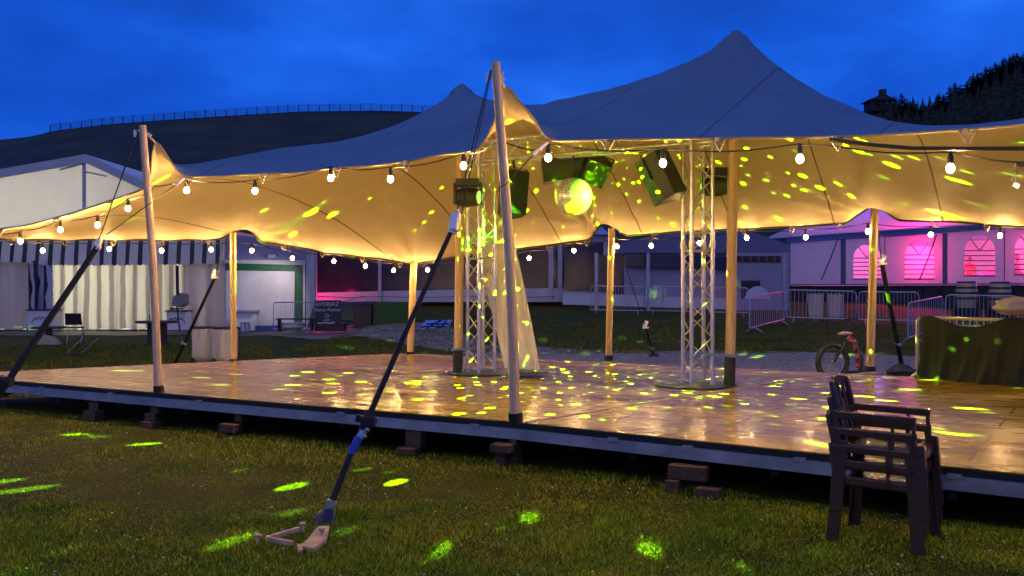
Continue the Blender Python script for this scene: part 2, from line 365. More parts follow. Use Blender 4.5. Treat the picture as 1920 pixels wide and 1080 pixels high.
# conifers on the right ridge
TRUNKM = mat('bark', (.03, .022, .018), .9); NEEDLE = mat('needles', (.012, .022, .012), .8, var=.5, vscale=1.5)
def conifer(h, seed, wide=.22, ragged=.25):
    rr = random.Random(seed); t = thing('conifer', (0, 0, 0), 'x', 'tree', 'conifers along the crest of the wooded hill')
    MB().tube([(0, 0, -.8), (0, 0, h*.97)], [h*.022, .03], 6).build('trunk', TRUNKM, t)
    m = MB(); n = int(h*15)
    for i in range(n):
        f = rr.random()**.8; z = h*(.10+.9*f); L = h*wide*(1-f)**.75*rr.uniform(.45, 1.15)+.12
        a = rr.uniform(0, 2*math.pi); d = Vector((math.cos(a), math.sin(a), -.28-rr.random()*.35)); s = d.cross(Vector((0, 0, 1))).normalized()*L*.20
        b = Vector((0, 0, z)); e = b+d*L
        m.add([b+Vector((0, 0, .06*h*.3)), b.lerp(e, .6)+s, e, b.lerp(e, .6)-s, b.lerp(e, .5)-Vector((0, 0, L*.22))], [(0, 1, 2), (0, 2, 3), (0, 4, 2)])
    m.build('crown', NEEDLE, t, smooth=False); return t
protos = [conifer(8.0, 1), conifer(6.5, 2, .3), conifer(9.5, 3, .19), conifer(5, 4, .36)]
kinds = ['bushy', 'broad low', 'tall slender', 'small rounded']
spots = [(1652, 0, .35), (1690, 2, .52), (1681, 1, .45), (1700, 1, .55), (1716, 3, .5), (1733, 3, .4), (1752, 1, .33), (1768, 3, .55), (1781, 0, .5), (1790, 2, .45), (1800, 1, .5), (1812, 3, .6), (1820, 0, .45), (1832, 1, .5),
         (1840, 3, .65), (1848, 0, .5), (1856, 1, .55), (1866, 2, .4), (1874, 3, .6), (1883, 0, .5), (1891, 1, .55), (1899, 2, .45), (1906, 0, .55), (1914, 3, .7), (1922, 2, .5), (1936, 0, .6)]
used = set()
ORD = '1st 2nd 3rd 4th 5th 6th 7th 8th 9th 10th 11th 12th 13th 14th 15th 16th 17th 18th 19th 20th 21st 22nd 23rd 24th 25th 26th'.split()
for i, (q, k, s) in enumerate(spots):
    o = protos[k] if k not in used else copy_tree(protos[k]); used.add(k)
    o.location = ridge(RH, q, 149+random.uniform(-4, 3), 4); o.scale = (s*1.9, s*1.9, s*.78); o.rotation_euler = (0, 0, random.uniform(0, 6))
    where = 'above the chalet' if q < 1660 else ('on the low saddle' if q < 1760 else ('on the rising ridge' if q < 1845 else 'near the hilltop'))
    o['label'] = '%s conifer %s, %s from the chalet' % (kinds[k], where, ORD[i])
# chalet on the crest
cb = ridge(RH, 1646, 147, 4); ch = thing('chalet', cb, 'small dark chalet at the left end of the wooded crest', 'house')
MB().box(cb+Vector((0, 0, .9)), (3.2, 3, 1.8)).build('wall', mat('chalet_wood', (.03, .022, .02), .8), ch, smooth=False)
MB().prism([cb+Vector((-2.1, -2, 1.6)), cb+Vector((2.1, -2, 1.6)), cb+Vector((.2, -2, 2.5))], (0, 4, 0)).build('roof', mat('chalet_roof', (.03, .03, .035), .8), ch, smooth=False)
MB().box(cb+Vector((-.6, -1.52, 1.0)), (.6, .05, .6)).build('window', mat('dark_pane', (.01, .01, .015), .2), ch, smooth=False)
MB().box(cb+Vector((1.1, 1, 2.2)), (.9, .9, 3)).build('chimney', MATS['chalet_roof'], ch, smooth=False)
# more of the forest mass on the slope
fm = MB(); rr = random.Random(5)
for i in range(1500):
    q = rr.uniform(1640, 2300); dyy = rr.random()**1.2
    top = ridge(RH, q, 150, 4); yy = 150*(1-dyy*.35); t = (1-dyy*.35*1.45)
    b = Vector((top.x*(.35+.65*t)**.5, 52+98*t, 0)); b.z = top.z*(t**1.25)-1*(1-t)-.6
    h = rr.uniform(2, 4.5)
    for k in range(4):
        f = k/4; r_ = h*.24*(1-f)*rr.uniform(.8, 1.2); zc = b.z+h*(.15+f*.75); a0 = rr.uniform(0, 6)
        pts = [Vector((b.x+r_*math.cos(a0+j*1.05)*(1 if j % 2 else .55), b.y+r_*math.sin(a0+j*1.05)*(1 if j % 2 else .55), zc-.1*r_)) for j in range(6)]
        fm.add(pts+[Vector((b.x, b.y, zc+h*.3))], [(j, (j+1) % 6, 6) for j in range(6)])
o = fm.build('forest', NEEDLE, smooth=False, fix=False); tag(o, kind='stuff'); o['label'] = 'dark conifer forest covering the right hill'

# fallen leaves and clover heads scattered in the lawn
lf = MB(); rl_ = random.Random(11)
for i in range(900):
    y = rl_.uniform(5.1, 10.5); x = rl_.uniform(-.54*y, .5*y)
    if y > float(front_y(x))-.02: continue
    z = gz(x, y)+rl_.uniform(.012, .035); s_ = rl_.choice([.004, .005, .007, .011]); a = rl_.uniform(0, 6.28); d = Vector((math.cos(a), math.sin(a), rl_.uniform(-.3, .5)))*s_; e = Vector((-math.sin(a), math.cos(a), rl_.uniform(-.3, .3)))*s_*.7
    c = Vector((x, y, z)); lf.add([c-d, c+e, c+d, c-e], [(0, 1, 2), (0, 2, 3)])
o = lf.build('fallen_leaves', mat('leaf_flecks', (.55, .45, .28), .6, col2=(.7, .7, .62), vscale=3), smooth=False, fix=False); tag(o, kind='stuff'); o['label'] = 'tiny pale leaves and clover heads scattered in the lawn'
# ================================================================ STAGE PLATFORM
def deck_mat():
    m = bpy.data.materials.new('stage_boards'); m.use_nodes = True; t = m.node_tree; b = t.nodes['Principled BSDF']
    g = N(t, 'ShaderNodeTexCoord'); mp_ = N(t, 'ShaderNodeMapping'); mp_.inputs['Rotation'].default_value = (0, 0, R(32.4)); t.links.new(g.outputs['Object'], mp_.inputs[0])
    st = N(t, 'ShaderNodeMapping'); st.inputs['Scale'].default_value = (.7, 9, 1); t.links.new(mp_.outputs[0], st.inputs[0])
    n = N(t, 'ShaderNodeTexNoise', Scale=1.6, Detail=7, Roughness=.65); t.links.new(st.outputs[0], n.inputs['Vector'])
    br = N(t, 'ShaderNodeTexBrick', Scale=1.0); t.links.new(mp_.outputs[0], br.inputs['Vector'])
    br.inputs['Brick Width'].default_value = 2.0; br.inputs['Row Height'].default_value = .5; br.inputs['Mortar Size'].default_value = .011; br.inputs['Mortar Smooth'].default_value = .4
    br.inputs['Color1'].default_value = (1, 1, 1, 1); br.inputs['Color2'].default_value = (.88, .88, .88, 1); br.inputs['Mortar'].default_value = (.2, .2, .2, 1)
    c = ramp(t, n.outputs[0], [(.3, (.28, .165, .008)), (.5, (.44, .27, .012)), (.72, (.60, .40, .03))])
    mx = N(t, 'ShaderNodeMix', data_type='RGBA', blend_type='MULTIPLY'); mx.inputs[0].default_value = .75; t.links.new(c, mx.inputs[6]); t.links.new(br.outputs[0], mx.inputs[7])
    dn = N(t, 'ShaderNodeTexNoise', Scale=5.5, Detail=9, Roughness=.75); t.links.new(mp_.outputs[0], dn.inputs['Vector']); dm = N(t, 'ShaderNodeMix', data_type='RGBA', blend_type='MULTIPLY'); dm.inputs[0].default_value = .8
    t.links.new(mx.outputs[2], dm.inputs[6]); t.links.new(ramp(t, dn.outputs[0], [(.32, (.55, .52, .48)), (.44, (1, 1, 1))]), dm.inputs[7]); t.links.new(dm.outputs[2], b.inputs['Base Color'])
    pm_ = N(t, 'ShaderNodeMapping'); pm_.inputs['Scale'].default_value = (.35, 1.6, 1); t.links.new(mp_.outputs[0], pm_.inputs[0]); pn = N(t, 'ShaderNodeTexNoise', Scale=.8, Detail=7, Roughness=.7); t.links.new(pm_.outputs[0], pn.inputs['Vector'])
    r = N(t, 'ShaderNodeMapRange'); t.links.new(pn.outputs[0], r.inputs[0]); r.inputs[1].default_value = .38; r.inputs[2].default_value = .62; r.inputs[3].default_value = .12; r.inputs[4].default_value = .30
    t.links.new(r.outputs[0], b.inputs['Roughness'])
    rb = N(t, 'ShaderNodeMapping'); rb.inputs['Scale'].default_value = (3, 16, 1); t.links.new(mp_.outputs[0], rb.inputs[0])
    bn = N(t, 'ShaderNodeTexNoise', Scale=2.2, Detail=3); t.links.new(rb.outputs[0], bn.inputs['Vector'])
    bp = N(t, 'ShaderNodeBump', Strength=.22, Distance=.012); t.links.new(bn.outputs[0], bp.inputs['Height']); t.links.new(bp.outputs[0], b.inputs['Normal'])
    b.inputs['Specular IOR Level'].default_value = .28
    return m
DECK = deck_mat()
def DP(px, py): return G(px, py, HD)
dA = PZ(-119, Yf(-119), HD); dB = PZ(968, Yf(968), HD); dC = PZ(2300, Yf(2300), HD)
dD = DP(2250, 731); dE = DP(760, 662)
stage = thing('wooden_stage', (0, 11, 0), 'wide low wooden stage with wet shiny boards under the stretch tent', 'stage')
def inset(p, q=(.5, 12.0), k=.0): return p
top = [dA, dB, dC, dD, dE]
MB().prism([Vector((p.x, p.y, HD)) for p in top], (0, 0, -.009)).build('floor_boards', DECK, stage, smooth=False)
c0 = sum(top, Vector())/5
def shr(p, k, z): d = (c0-p); d.z = 0; d.normalize(); q = p+d*k; q.z = z; return q
MB().prism([shr(p, .012, HD-.009) for p in top], (0, 0, -.05)).build('board_edge', BLACK, stage, smooth=False)
fr = MB()
for a, b in zip(top, top[1:]+top[:1]): fr.bar(shr(a, .02, HD-.11), shr(b, .02, HD-.11), .05, .095)
fr.build('steel_beam', BEAM, stage, smooth=False)
MB().prism([shr(p, .12, HD-.075) for p in top], (0, 0, -.02)).build('underside', DARKIN, stage, smooth=False)  # dark sheet below the boards, shade of the void put into its colour
j = MB()
for i in range(1, 14):
    a = dA.lerp(dB, i/14) if False else None
for i in range(9):      # cross joists seen end on under the boards
    f = i/8; a = dB.lerp(dC, f); b = dE.lerp(dD, f); j.bar(shr(a, .25, .2), shr(b, .3, .2), .06, .09)
    a = dA.lerp(dB, f); b = dA.lerp(dE, f)
    if i: j.bar(shr(a, .25, .2), shr(b, .3, .2), .06, .09)
j.build('joist', BLACK, stage, smooth=False)
# pale joint strip
s0 = DP(988, 792); s1 = DP(1480, 713); s2 = DP(1640, 698.5)
sb = MB(); sb.bar(s0+Vector((0, 0, .006)), s1+Vector((0, 0, .006)), .03, .012); sb.bar(s1+Vector((0, 0, .006)), s2+Vector((0, 0, .006)), .03, .012)
sb.build('joint_strip', mat('pale_strip', (.6, .5, .38), .35, var=.2), stage, smooth=False)
# small brackets along the front beam
for q in (78, 208, 372, 640, 890, 1150, 1290, 1500, 1660, 1790):
    p = PZ(q, Yf(q)-.01, HD-.062); MB().box(p, (.09, .03, .03), rotm(0, 0, -30)).build('frame_clip', BEAM, stage, smooth=False)

# ---- timber packing blocks
def blocks(px, items, label):
    b0 = PZ(px, Yf(px)+.02, 0); t = thing('packing_block', b0, label, 'wood block', 'timber blocks packed under the stage edge')
    for (dx, dy, z0, w, d, h, rz) in items:
        w *= .72; dx *= .72
        MB().box(b0+Vector((dx, dy, z0+h/2)), (w, d, h), rotm(0, 0, rz-30)).build('timber', TIMBER, t, smooth=False, bevel=.006)
blocks(176, [(0, 0, 0, .3, .14, .12, 0), (.02, .05, .12, .2, .12, .1, 10)], 'timber block at the far left, left of the first pole')
blocks(288, [(0, -.05, 0, .22, .2, .07, 0), (0, 0, .07, .2, .14, .09, 15), (.05, .05, .16, .16, .12, .09, 0)], 'timber stack under the foot of the left front pole')
blocks(437, [(0, -.1, .05, .3, .13, .09, 0), (0, -.02, 0, .12, .14, .05, 0), (.1, .05, .14, .15, .1, .11, 0)], 'timber blocks between the left pole and the near anchor strut')
blocks(768, [(0, -.08, .02, .25, .16, .06, 5), (.08, .02, .08, .25, .1, .16, 0)], 'flat timber pieces just right of the near anchor strut')
blocks(948, [(-.03, -.12, .14, .27, .16, .07, 5), (0, -.02, 0, .14, .2, .14, 0), (.13, -.02, 0, .1, .12, .24, 0)], 'tall timber stack under the foot of the middle front pole')
blocks(1290, [(-.02, -.1, .1, .42, .12, .11, 3), (-.16, -.08, 0, .14, .2, .1, 0), (.15, -.28, 0, .26, .12, .07, -2)], 'long timber beam on low blocks left of the plastic chairs')

# ================================================================ STRETCH TENT
FE = [(-119, 438, 0), (0, 429, .2), (60, 420, .35), (153, 394, .5), (222, 371, .5), (262, 357, .42), (280, 335, .3), (291, 267, .12), (318, 300, .28), (342, 329, .42), (380, 331, .55),
      (422, 330, .65), (490, 326, .75), (557, 324, .85), (630, 315, .85), (695, 311, .8), (760, 303, .75), (830, 290, .6), (895, 279, .45), (927, 228, .25), (946, 163, .12), (979, 196, .22), (1003, 225, .32),
      (1018, 252, .4), (1042, 264, .5), (1153, 262, .7), (1290, 260, .8), (1420, 258, .85), (1550, 257, .85), (1667, 252, .8), (1767, 246, .75), (1920, 234, .6), (2050, 215, .5), (2190, 170, .35), (2240, -10, .1)]
FE3 = [P(a, b, Yf(a)+c) for a, b, c in FE]
BE = [(-119, 446, 13.5), (0, 447, 14.2), (60, 449, 14.5), (200, 449, 15.1), (330, 450, 15.5), (412, 448, 15.9), (437, 437, 15.95), (462, 422, 15.95), (475, 438, 16), (490, 455, 16.05), (540, 460, 16.3), (620, 475, 16.8),
      (700, 484, 17.1), (755, 492, 17.4), (776, 496, 17.5), (797, 491, 17.4), (880, 477, 17.1), (960, 468, 16.9), (1020, 461, 16.7), (1105, 450, 16.3), (1118, 432, 16.1), (1131, 417, 16.05), (1155, 428, 16.0), (1174, 442, 15.9),
      (1250, 436, 15.5), (1400, 429, 15), (1500, 424, 14.7), (1585, 419, 14.4), (1612, 400, 14.2), (1638, 382, 14.15), (1660, 395, 14.1), (1684, 413, 14), (1780, 415, 13.7), (1920, 425, 13.1), (2100, 425, 12.2), (2300, 420, 11.5)]
BE3 = [P(*q) for q in BE]
def cr(pts, sub=14):
    out = []
    for i in range(len(pts)-1):
        p0 = pts[max(i-1, 0)]; p1 = pts[i]; p2 = pts[i+1]; p3 = pts[min(i+2, len(pts)-1)]
        d1 = (p2-p0)*.5; d2 = (p3-p1)*.5; L = (p2-p1).length
        if d1.length > L: d1 *= L/d1.length
        if d2.length > L: d2 *= L/d2.length
        for k in range(sub):
            t = k/sub; h = (2*t**3-3*t*t+1, t**3-2*t*t+t, -2*t**3+3*t*t, t**3-t*t)
            out.append(p1*h[0]+d1*h[1]+p2*h[2]+d2*h[3])
    out.append(pts[-1]); return out
def param(pts, knots, us, lin=False):
    """curve points at us; knots = [(index of control point, u)]"""
    sub = 14; d = cr(pts, sub) if not lin else [pts[i].lerp(pts[i+1], k/sub) for i in range(len(pts)-1) for k in range(sub)]+[pts[-1]]; a = np.array([tuple(p) for p in d])
    s = np.concatenate([[0], np.cumsum(np.linalg.norm(np.diff(a, axis=0), axis=1))])
    ks = [s[i*sub] for i, u in knots]; ku = [u for i, u in knots]
    ss = np.interp(us, ku, ks)
    return np.stack([np.interp(ss, s, a[:, k]) for k in range(3)], 1)
NU, NV = 520, 110
us = np.linspace(0, 1, NU+1); vs = np.linspace(0, 1, NV+1)
fk = [(0, 0), (7, .30), (20, .62), (34, 1)]
bk = [(0, 0), (7, .25), (14, .42), (21, .62), (29, .82), (35, 1)]
Fc = param(FE3, fk, us); Bc = param(BE3, bk, us, True)
Bc[1:-1] = (Bc[:-2]+2*Bc[1:-1]+Bc[2:])/4
pk = [P(866, 160, 13.5), P(1380, 60, 11.68)]
ease = vs
X = Fc[None, :, 0]*(1-ease[:, None])+Bc[None, :, 0]*ease[:, None]
Y = Fc[None, :, 1]*(1-ease[:, None])+Bc[None, :, 1]*ease[:, None]
Z = Fc[None, :, 2]*(1-ease[:, None])+Bc[None, :, 2]*ease[:, None]
fixed = np.zeros(Z.shape, bool); fixed[0] = fixed[-1] = True; fixed[:, 0] = fixed[:, -1] = True
for p in pk:
    d = np.hypot(X-p.x, Y-p.y); k = d < .17
    Z[k] = p.z-.95*np.sqrt(d[k]**2+.085**2)+.085; fixed |= k
# cone stiffness of the stretched fabric: Poisson relaxation with a small lift that is strongest near the masts
lift = np.zeros(Z.shape)
for cx_, cy_, a, s in LIFTS:
    lift += a*np.exp(-(((X-cx_)**2+(Y-cy_)**2)/s**2))
def ctw(ax, ay, bx, by):   # cot of angle between two vectors
    return (ax*bx+ay*by)/np.maximum(np.abs(ax*by-ay*bx), 1e-6)
# edge weights on the regular grid split into triangles (i,j)-(i+1,j)-(i,j+1) and (i+1,j)-(i+1,j+1)-(i,j+1)
x00, x10, x01, x11 = X[:-1, :-1], X[:-1, 1:], X[1:, :-1], X[1:, 1:]; y00, y10, y01, y11 = Y[:-1, :-1], Y[:-1, 1:], Y[1:, :-1], Y[1:, 1:]
c00 = ctw(x10-x00, y10-y00, x01-x00, y01-y00); c10 = ctw(x00-x10, y00-y10, x01-x10, y01-y10); c01 = ctw(x00-x01, y00-y01, x10-x01, y10-y01)
d11 = ctw(x10-x11, y10-y11, x01-x11, y01-y11); d10 = ctw(x11-x10, y11-y10, x01-x10, y01-y10); d01 = ctw(x11-x01, y11-y01, x10-x01, y10-y01)
Wh = np.zeros((NV+1, NU)); Wv = np.zeros((NV, NU+1)); Wd = np.maximum((c00+d11)/2, 1e-3)
Wh[:-1] += c01/2; Wh[1:] += d10/2; Wv[:, :-1] += c10/2; Wv[:, 1:] += d01/2
Wh = np.clip(Wh, 1e-3, 1e3); Wv = np.clip(Wv, 1e-3, 1e3); Wd = np.clip(Wd, 1e-3, 1e3)
area = np.zeros(Z.shape); aa = np.abs((x10-x00)*(y01-y00)-(y10-y00)*(x01-x00)); area[:-1, :-1] += aa
def Lap(z):
    r = np.zeros_like(z)
    e = Wh*(z[:, 1:]-z[:, :-1]); r[:, :-1] += e; r[:, 1:] -= e
    e = Wv*(z[1:]-z[:-1]); r[:-1] += e; r[1:] -= e
    e = Wd*(z[1:, :-1]-z[:-1, 1:]); r[:-1, 1:] += e; r[1:, :-1] -= e
    return r
dg = np.zeros_like(Z); dg[:, :-1] += Wh; dg[:, 1:] += Wh; dg[:-1] += Wv; dg[1:] += Wv; dg[:-1, 1:] += Wd; dg[1:, :-1] += Wd
free = ~fixed
r = (Lap(Z)+lift*area)*free; zz = r/dg*free; p_ = zz.copy(); rz = (r*zz).sum()
for it in range(1600):
    Ap = -Lap(p_)*free; al = rz/max((p_*Ap).sum(), 1e-30); Z += al*p_; r -= al*Ap
    if np.abs(r).max() < 1e-6: break
    zz = r/dg*free; rn = (r*zz).sum(); p_ = zz+rn/rz*p_; rz = rn
# slight slack ripples of the wet cloth, fading at the edges
rip = np.zeros_like(Z)
for jj in range(NV+1):
    fv = math.sin(math.pi*vs[jj])
    for ii in range(0, NU+1):
        rip[jj, ii] = fv*(.028*noise.noise(Vector((X[jj, ii]*1.1, Y[jj, ii]*.9, 4)))+.012*noise.noise(Vector((X[jj, ii]*4.5-Y[jj, ii]*2, Y[jj, ii]*1.2, 8))))
# gathered puckers close to the loops of the back edge
sb_ = np.concatenate([[0], np.cumsum(np.linalg.norm(np.diff(Bc, axis=0), axis=1))])
sf_ = np.concatenate([[0], np.cumsum(np.linalg.norm(np.diff(Fc, axis=0), axis=1))])
for jj in range(NV+1):
    db = (1-vs[jj])*7; df = vs[jj]*7
    rip[jj] += .022*math.exp(-db/.35)*(1-math.exp(-db/.05))*np.cos(2*math.pi*sb_/.72)+.012*math.exp(-df/.3)*(1-math.exp(-df/.05))*np.cos(2*math.pi*sf_/.9)
# tension creases fanning out from the pole points
for (qx, qy, rad_, n_) in [(FE3[7].x, FE3[7].y, 1.5, 9), (FE3[20].x, FE3[20].y, 1.7, 9)]+[(BE3[i].x, BE3[i].y, 1.6, 13) for i in (7, 14, 21, 29)]+[(p.x, p.y, 1.5, 16) for p in pk]:
    dd = np.hypot(X-qx, Y-qy); an_ = np.arctan2(Y-qy, X-qx); rip += .013*np.exp(-((dd-.45)/(.45*rad_))**2)*np.cos(an_*n_+1.5*np.sin(an_*2))*np.clip(dd/.3, 0, 1)
Z += rip*free
tent = thing('stretch_tent', (0, 11, 0), 'huge beige stretch tent with two peaks spanning the stage', 'tent')
me = bpy.data.meshes.new('canopy')
co = np.stack([X, Y-11, Z], 2).reshape(-1, 3)
me.vertices.add(len(co)); me.vertices.foreach_set('co', co.reshape(-1))
ii, jj = np.meshgrid(np.arange(NU), np.arange(NV)); a = (jj*(NU+1)+ii).reshape(-1)
fa = np.stack([a, a+1, a+NU+2, a+NU+1], 1); me.loops.add(fa.size); me.loops.foreach_set('vertex_index', fa.reshape(-1))
me.polygons.add(len(fa)); me.polygons.foreach_set('loop_start', np.arange(len(fa))*4); me.polygons.foreach_set('loop_total', np.full(len(fa), 4))
me.update(calc_edges=True); me.validate(); me.polygons.foreach_set('use_smooth', [True]*len(me.polygons))
def canopy_mat():
    m = bpy.data.materials.new('stretch_fabric'); m.use_nodes = True; t = m.node_tree; b = t.nodes['Principled BSDF']
    b.inputs['Roughness'].default_value = .7; b.inputs['Specular IOR Level'].default_value = .25
    g = N(t, 'ShaderNodeTexCoord'); mp_ = N(t, 'ShaderNodeMapping'); mp_.inputs['Rotation'].default_value = (0, 0, R(28)); mp_.inputs['Location'].default_value = (.35, 0, 0)
    t.links.new(g.outputs['Object'], mp_.inputs[0]); sp = N(t, 'ShaderNodeSeparateXYZ'); t.links.new(mp_.outputs[0], sp.inputs[0])
    k = N(t, 'ShaderNodeMath', operation='MULTIPLY'); t.links.new(sp.outputs[0], k.inputs[0]); k.inputs[1].default_value = 1/1.5
    fr_ = N(t, 'ShaderNodeMath', operation='FRACT'); t.links.new(k.outputs[0], fr_.inputs[0])
    lt = N(t, 'ShaderNodeMath', operation='LESS_THAN'); t.links.new(fr_.outputs[0], lt.inputs[0]); lt.inputs[1].default_value = .016
    nn = N(t, 'ShaderNodeTexNoise', Scale=.8, Detail=6, Roughness=.6); t.links.new(g.outputs['Object'], nn.inputs['Vector'])
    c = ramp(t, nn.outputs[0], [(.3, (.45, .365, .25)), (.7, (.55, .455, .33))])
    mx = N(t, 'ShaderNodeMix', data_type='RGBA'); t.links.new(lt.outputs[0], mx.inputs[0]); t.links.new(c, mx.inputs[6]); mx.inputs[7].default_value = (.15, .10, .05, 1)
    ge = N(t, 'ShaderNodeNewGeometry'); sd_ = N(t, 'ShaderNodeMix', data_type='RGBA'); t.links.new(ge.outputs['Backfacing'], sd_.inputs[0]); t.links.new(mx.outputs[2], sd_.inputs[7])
    ct = ramp(t, nn.outputs[0], [(.3, (.115, .18, .28)), (.7, (.155, .235, .35))]); cm = N(t, 'ShaderNodeMix', data_type='RGBA'); t.links.new(lt.outputs[0], cm.inputs[0]); t.links.new(ct, cm.inputs[6]); cm.inputs[7].default_value = (.09, .12, .17, 1)  # upper side darker and bluer: dusk sky light put into the colour
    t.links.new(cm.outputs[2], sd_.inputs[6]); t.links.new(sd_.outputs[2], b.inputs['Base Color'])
    w = N(t, 'ShaderNodeTexNoise', Scale=220, Detail=2); t.links.new(g.outputs['Object'], w.inputs['Vector'])
    w2 = N(t, 'ShaderNodeTexNoise', Scale=5, Detail=3); t.links.new(g.outputs['Object'], w2.inputs['Vector'])
    bp = N(t, 'ShaderNodeBump', Strength=.15, Distance=.004); t.links.new(w.outputs[0], bp.inputs['Height'])
    bp2 = N(t, 'ShaderNodeBump', Strength=.22, Distance=.04); t.links.new(w2.outputs[0], bp2.inputs['Height']); t.links.new(bp.outputs[0], bp2.inputs['Normal']); t.links.new(bp2.outputs[0], b.inputs['Normal'])
    tr = N(t, 'ShaderNodeBsdfTranslucent'); t.links.new(mx.outputs[2], tr.inputs[0])
    ms = N(t, 'ShaderNodeMixShader'); ms.inputs[0].default_value = 0; t.links.new(b.outputs[0], ms.inputs[1]); t.links.new(tr.outputs[0], ms.inputs[2])
    t.links.new(ms.outputs[0], t.nodes['Material Output'].inputs[0]); return m
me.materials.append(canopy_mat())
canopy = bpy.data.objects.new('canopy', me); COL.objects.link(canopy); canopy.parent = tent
WEB = mat('webbing_hem', (.42, .33, .20), .7, bump=.4, bscale=120)
HEMD = mat('dark_hem', (.05, .04, .03), .8)
MB().tube([Vector(p) for p in Fc[::2]], .011, 6).build('edge_hem', WEB, tent)
MB().tube([Vector(p)+Vector((0, 0, -.002)) for p in Bc[::2]], .020, 6).build('edge_hem', HEMD, tent)
# webbing loops
def loop(p, d, s=1, drop=.10):
    d = Vector(d).normalized(); m = MB(); a = p-d*.055*s; b = p+d*.055*s; c = p+Vector((0, -.02, -drop*s))
    m.tube([a, a.lerp(c, .8), c, b.lerp(c, .8), b], .008*s, 5); m.box(p+Vector((0, 0, -.012)), (.07*s, .02, .03*s))
    m.build('webbing_loop', WEB, tent)
for L_, C_, s_, step in ((sf_, Fc, 1.15, 1.0), (sb_, Bc, 1.0, .72)):
    q = .3
    while q < L_[-1]-.3:
        i = int(np.searchsorted(L_, q)); i = min(max(i, 1), len(L_)-2); p = Vector(C_[i]); d = Vector(C_[i+1])-Vector(C_[i-1])
        px_ = p.x/p.y*F+960
        if -60 < px_ < 1960 and abs(d.normalized().z) < .35: loop(p, d, s_)
        q += step
# reinforcement patches under the masts
for p in pk:
    MB().lathe([(.13, -.14), (.10, -.06), (.05, .0), (.02, .02)], p+Vector((0, 0, .0)), 18).build('mast_cap', mat('cap_fabric', (.16, .17, .17), .7), tent)
# ================================================================ POLES
def pole(base, top_, r0, r1, m, label, name='tent_pole', nodes=0, sleeve=None, foot=True, bend=0, cap=False):
    base = Vector(base); top_ = Vector(top_)
    t = thing(name, base, label, 'pole', 'wooden poles holding up the tent')
    n = 24; pts = []; rs = []
    side = (top_-base).cross(Vector((0, 1, 0))).normalized()
    for i in range(n+1):
        f = i/n; pts.append(base.lerp(top_, f)+side*bend*math.sin(math.pi*f)+Vector((.004*math.sin(7*f+r0*99), 0, 0)))
        rr_ = r0+(r1-r0)*f
        if nodes: rr_ *= 1+.10*max(0, math.cos(f*nodes*2*math.pi))**24
        rs.append(rr_)
    if nodes:   # denser rings so that the bamboo joints read
        pts2, rs2 = [], []
        for i in range(121):
            f = i/120; pts2.append(base.lerp(top_, f)+side*bend*math.sin(math.pi*f)); k = (f*nodes+.37) % 1
            rs2.append((r0+(r1-r0)*f)*(1+.09*math.exp(-((k-.5)/.035)**2)))
        pts, rs = pts2, rs2
    MB().tube(pts, rs, 16).build('shaft', m, t)
    d = (top_-base).normalized()
    if sleeve: MB().tube([base+d*.0, base+d*sleeve], r0*1.12, 16).build('sleeve', CABLE, t)
    if foot: MB().tube([base-d*.0, base+d*.09], r0*1.3, 16).build('foot', BLACK, t)
    return t
bA = PZ(298, Yf(298)+.04, HD-.01); tA = P(268, 235, Yf(298)-.18)
pole(bA, tA, .046, .040, WOODG, 'left front tent pole of weathered wood leaning outwards on the stage edge', bend=-.015)
bB = PZ(967, Yf(967)+.04, HD-.01); tB = P(930, 116, Yf(967)-.25)
pole(bB, tB, .050, .040, WOODG, 'middle front tent pole of weathered wood in front of the left truss', bend=-.02)
pole(P(438, 683, 15.9), P(437, 436, 15.9), .046, .052, BAMBOO, 'bamboo pole at the back edge behind the bag holders', nodes=6)
pole(P(769, 668, 17.5), P(776, 490, 17.45), .060, .062, BAMBOO, 'shortest bamboo pole at the low rear corner of the tent', nodes=4)
pole(P(1141, 676, 16), P(1147, 428, 16), .055, .054, BAMBOO, 'bamboo pole at the back edge between the two trusses', nodes=4)
pole(P(1631, 698, 14.15), P(1640, 384, 14.15), .060, .054, BAMBOO, 'bamboo pole at the back edge beside the scooter', nodes=5)
m1 = P(858, 700, 13.5); m1.z = HD; pole(m1, P(866, 162, 13.5), .062, .058, WOOD, 'tall left mast under the smaller peak with a black foot sleeve', name='tent_mast', sleeve=.34, foot=False)
m2 = P(1368, 727, 11.68); m2.z = HD; pole(m2, P(1378, 64, 11.68)+Vector((-.09, 0, 0))*0, .062, .060, WOOD, 'tall right mast under the highest peak with a black foot sleeve', name='tent_mast', sleeve=.38, foot=False)
pole(P(2232, 800, 5.85)*1.0, P(2236, -60, 5.8), .048, .042, WOODG, 'right front tent pole beyond the edge of the photo')
# ================================================================ GUYS
def guy(name_label, parts):
    o = thing('guy_strap', parts[0][1][-1], name_label, 'guy strap', 'guy straps anchoring the tent poles')
    for nm, pts, r, m in parts: MB().tube(pts, r, 8).build(nm, m, o)
    return o
def hook(p, parent, s=1, ax=(0, 0, 1)):
    m = MB(); a = Vector(ax).normalized()
    m.box(p, (.03*s, .02*s, .09*s)); m.tube([p+Vector((math.cos(t)*.035*s, 0, math.sin(t)*.045*s)) for t in [i*.7 for i in range(9)]], .008*s, 6)
    m.build('ratchet', CHROME, parent)
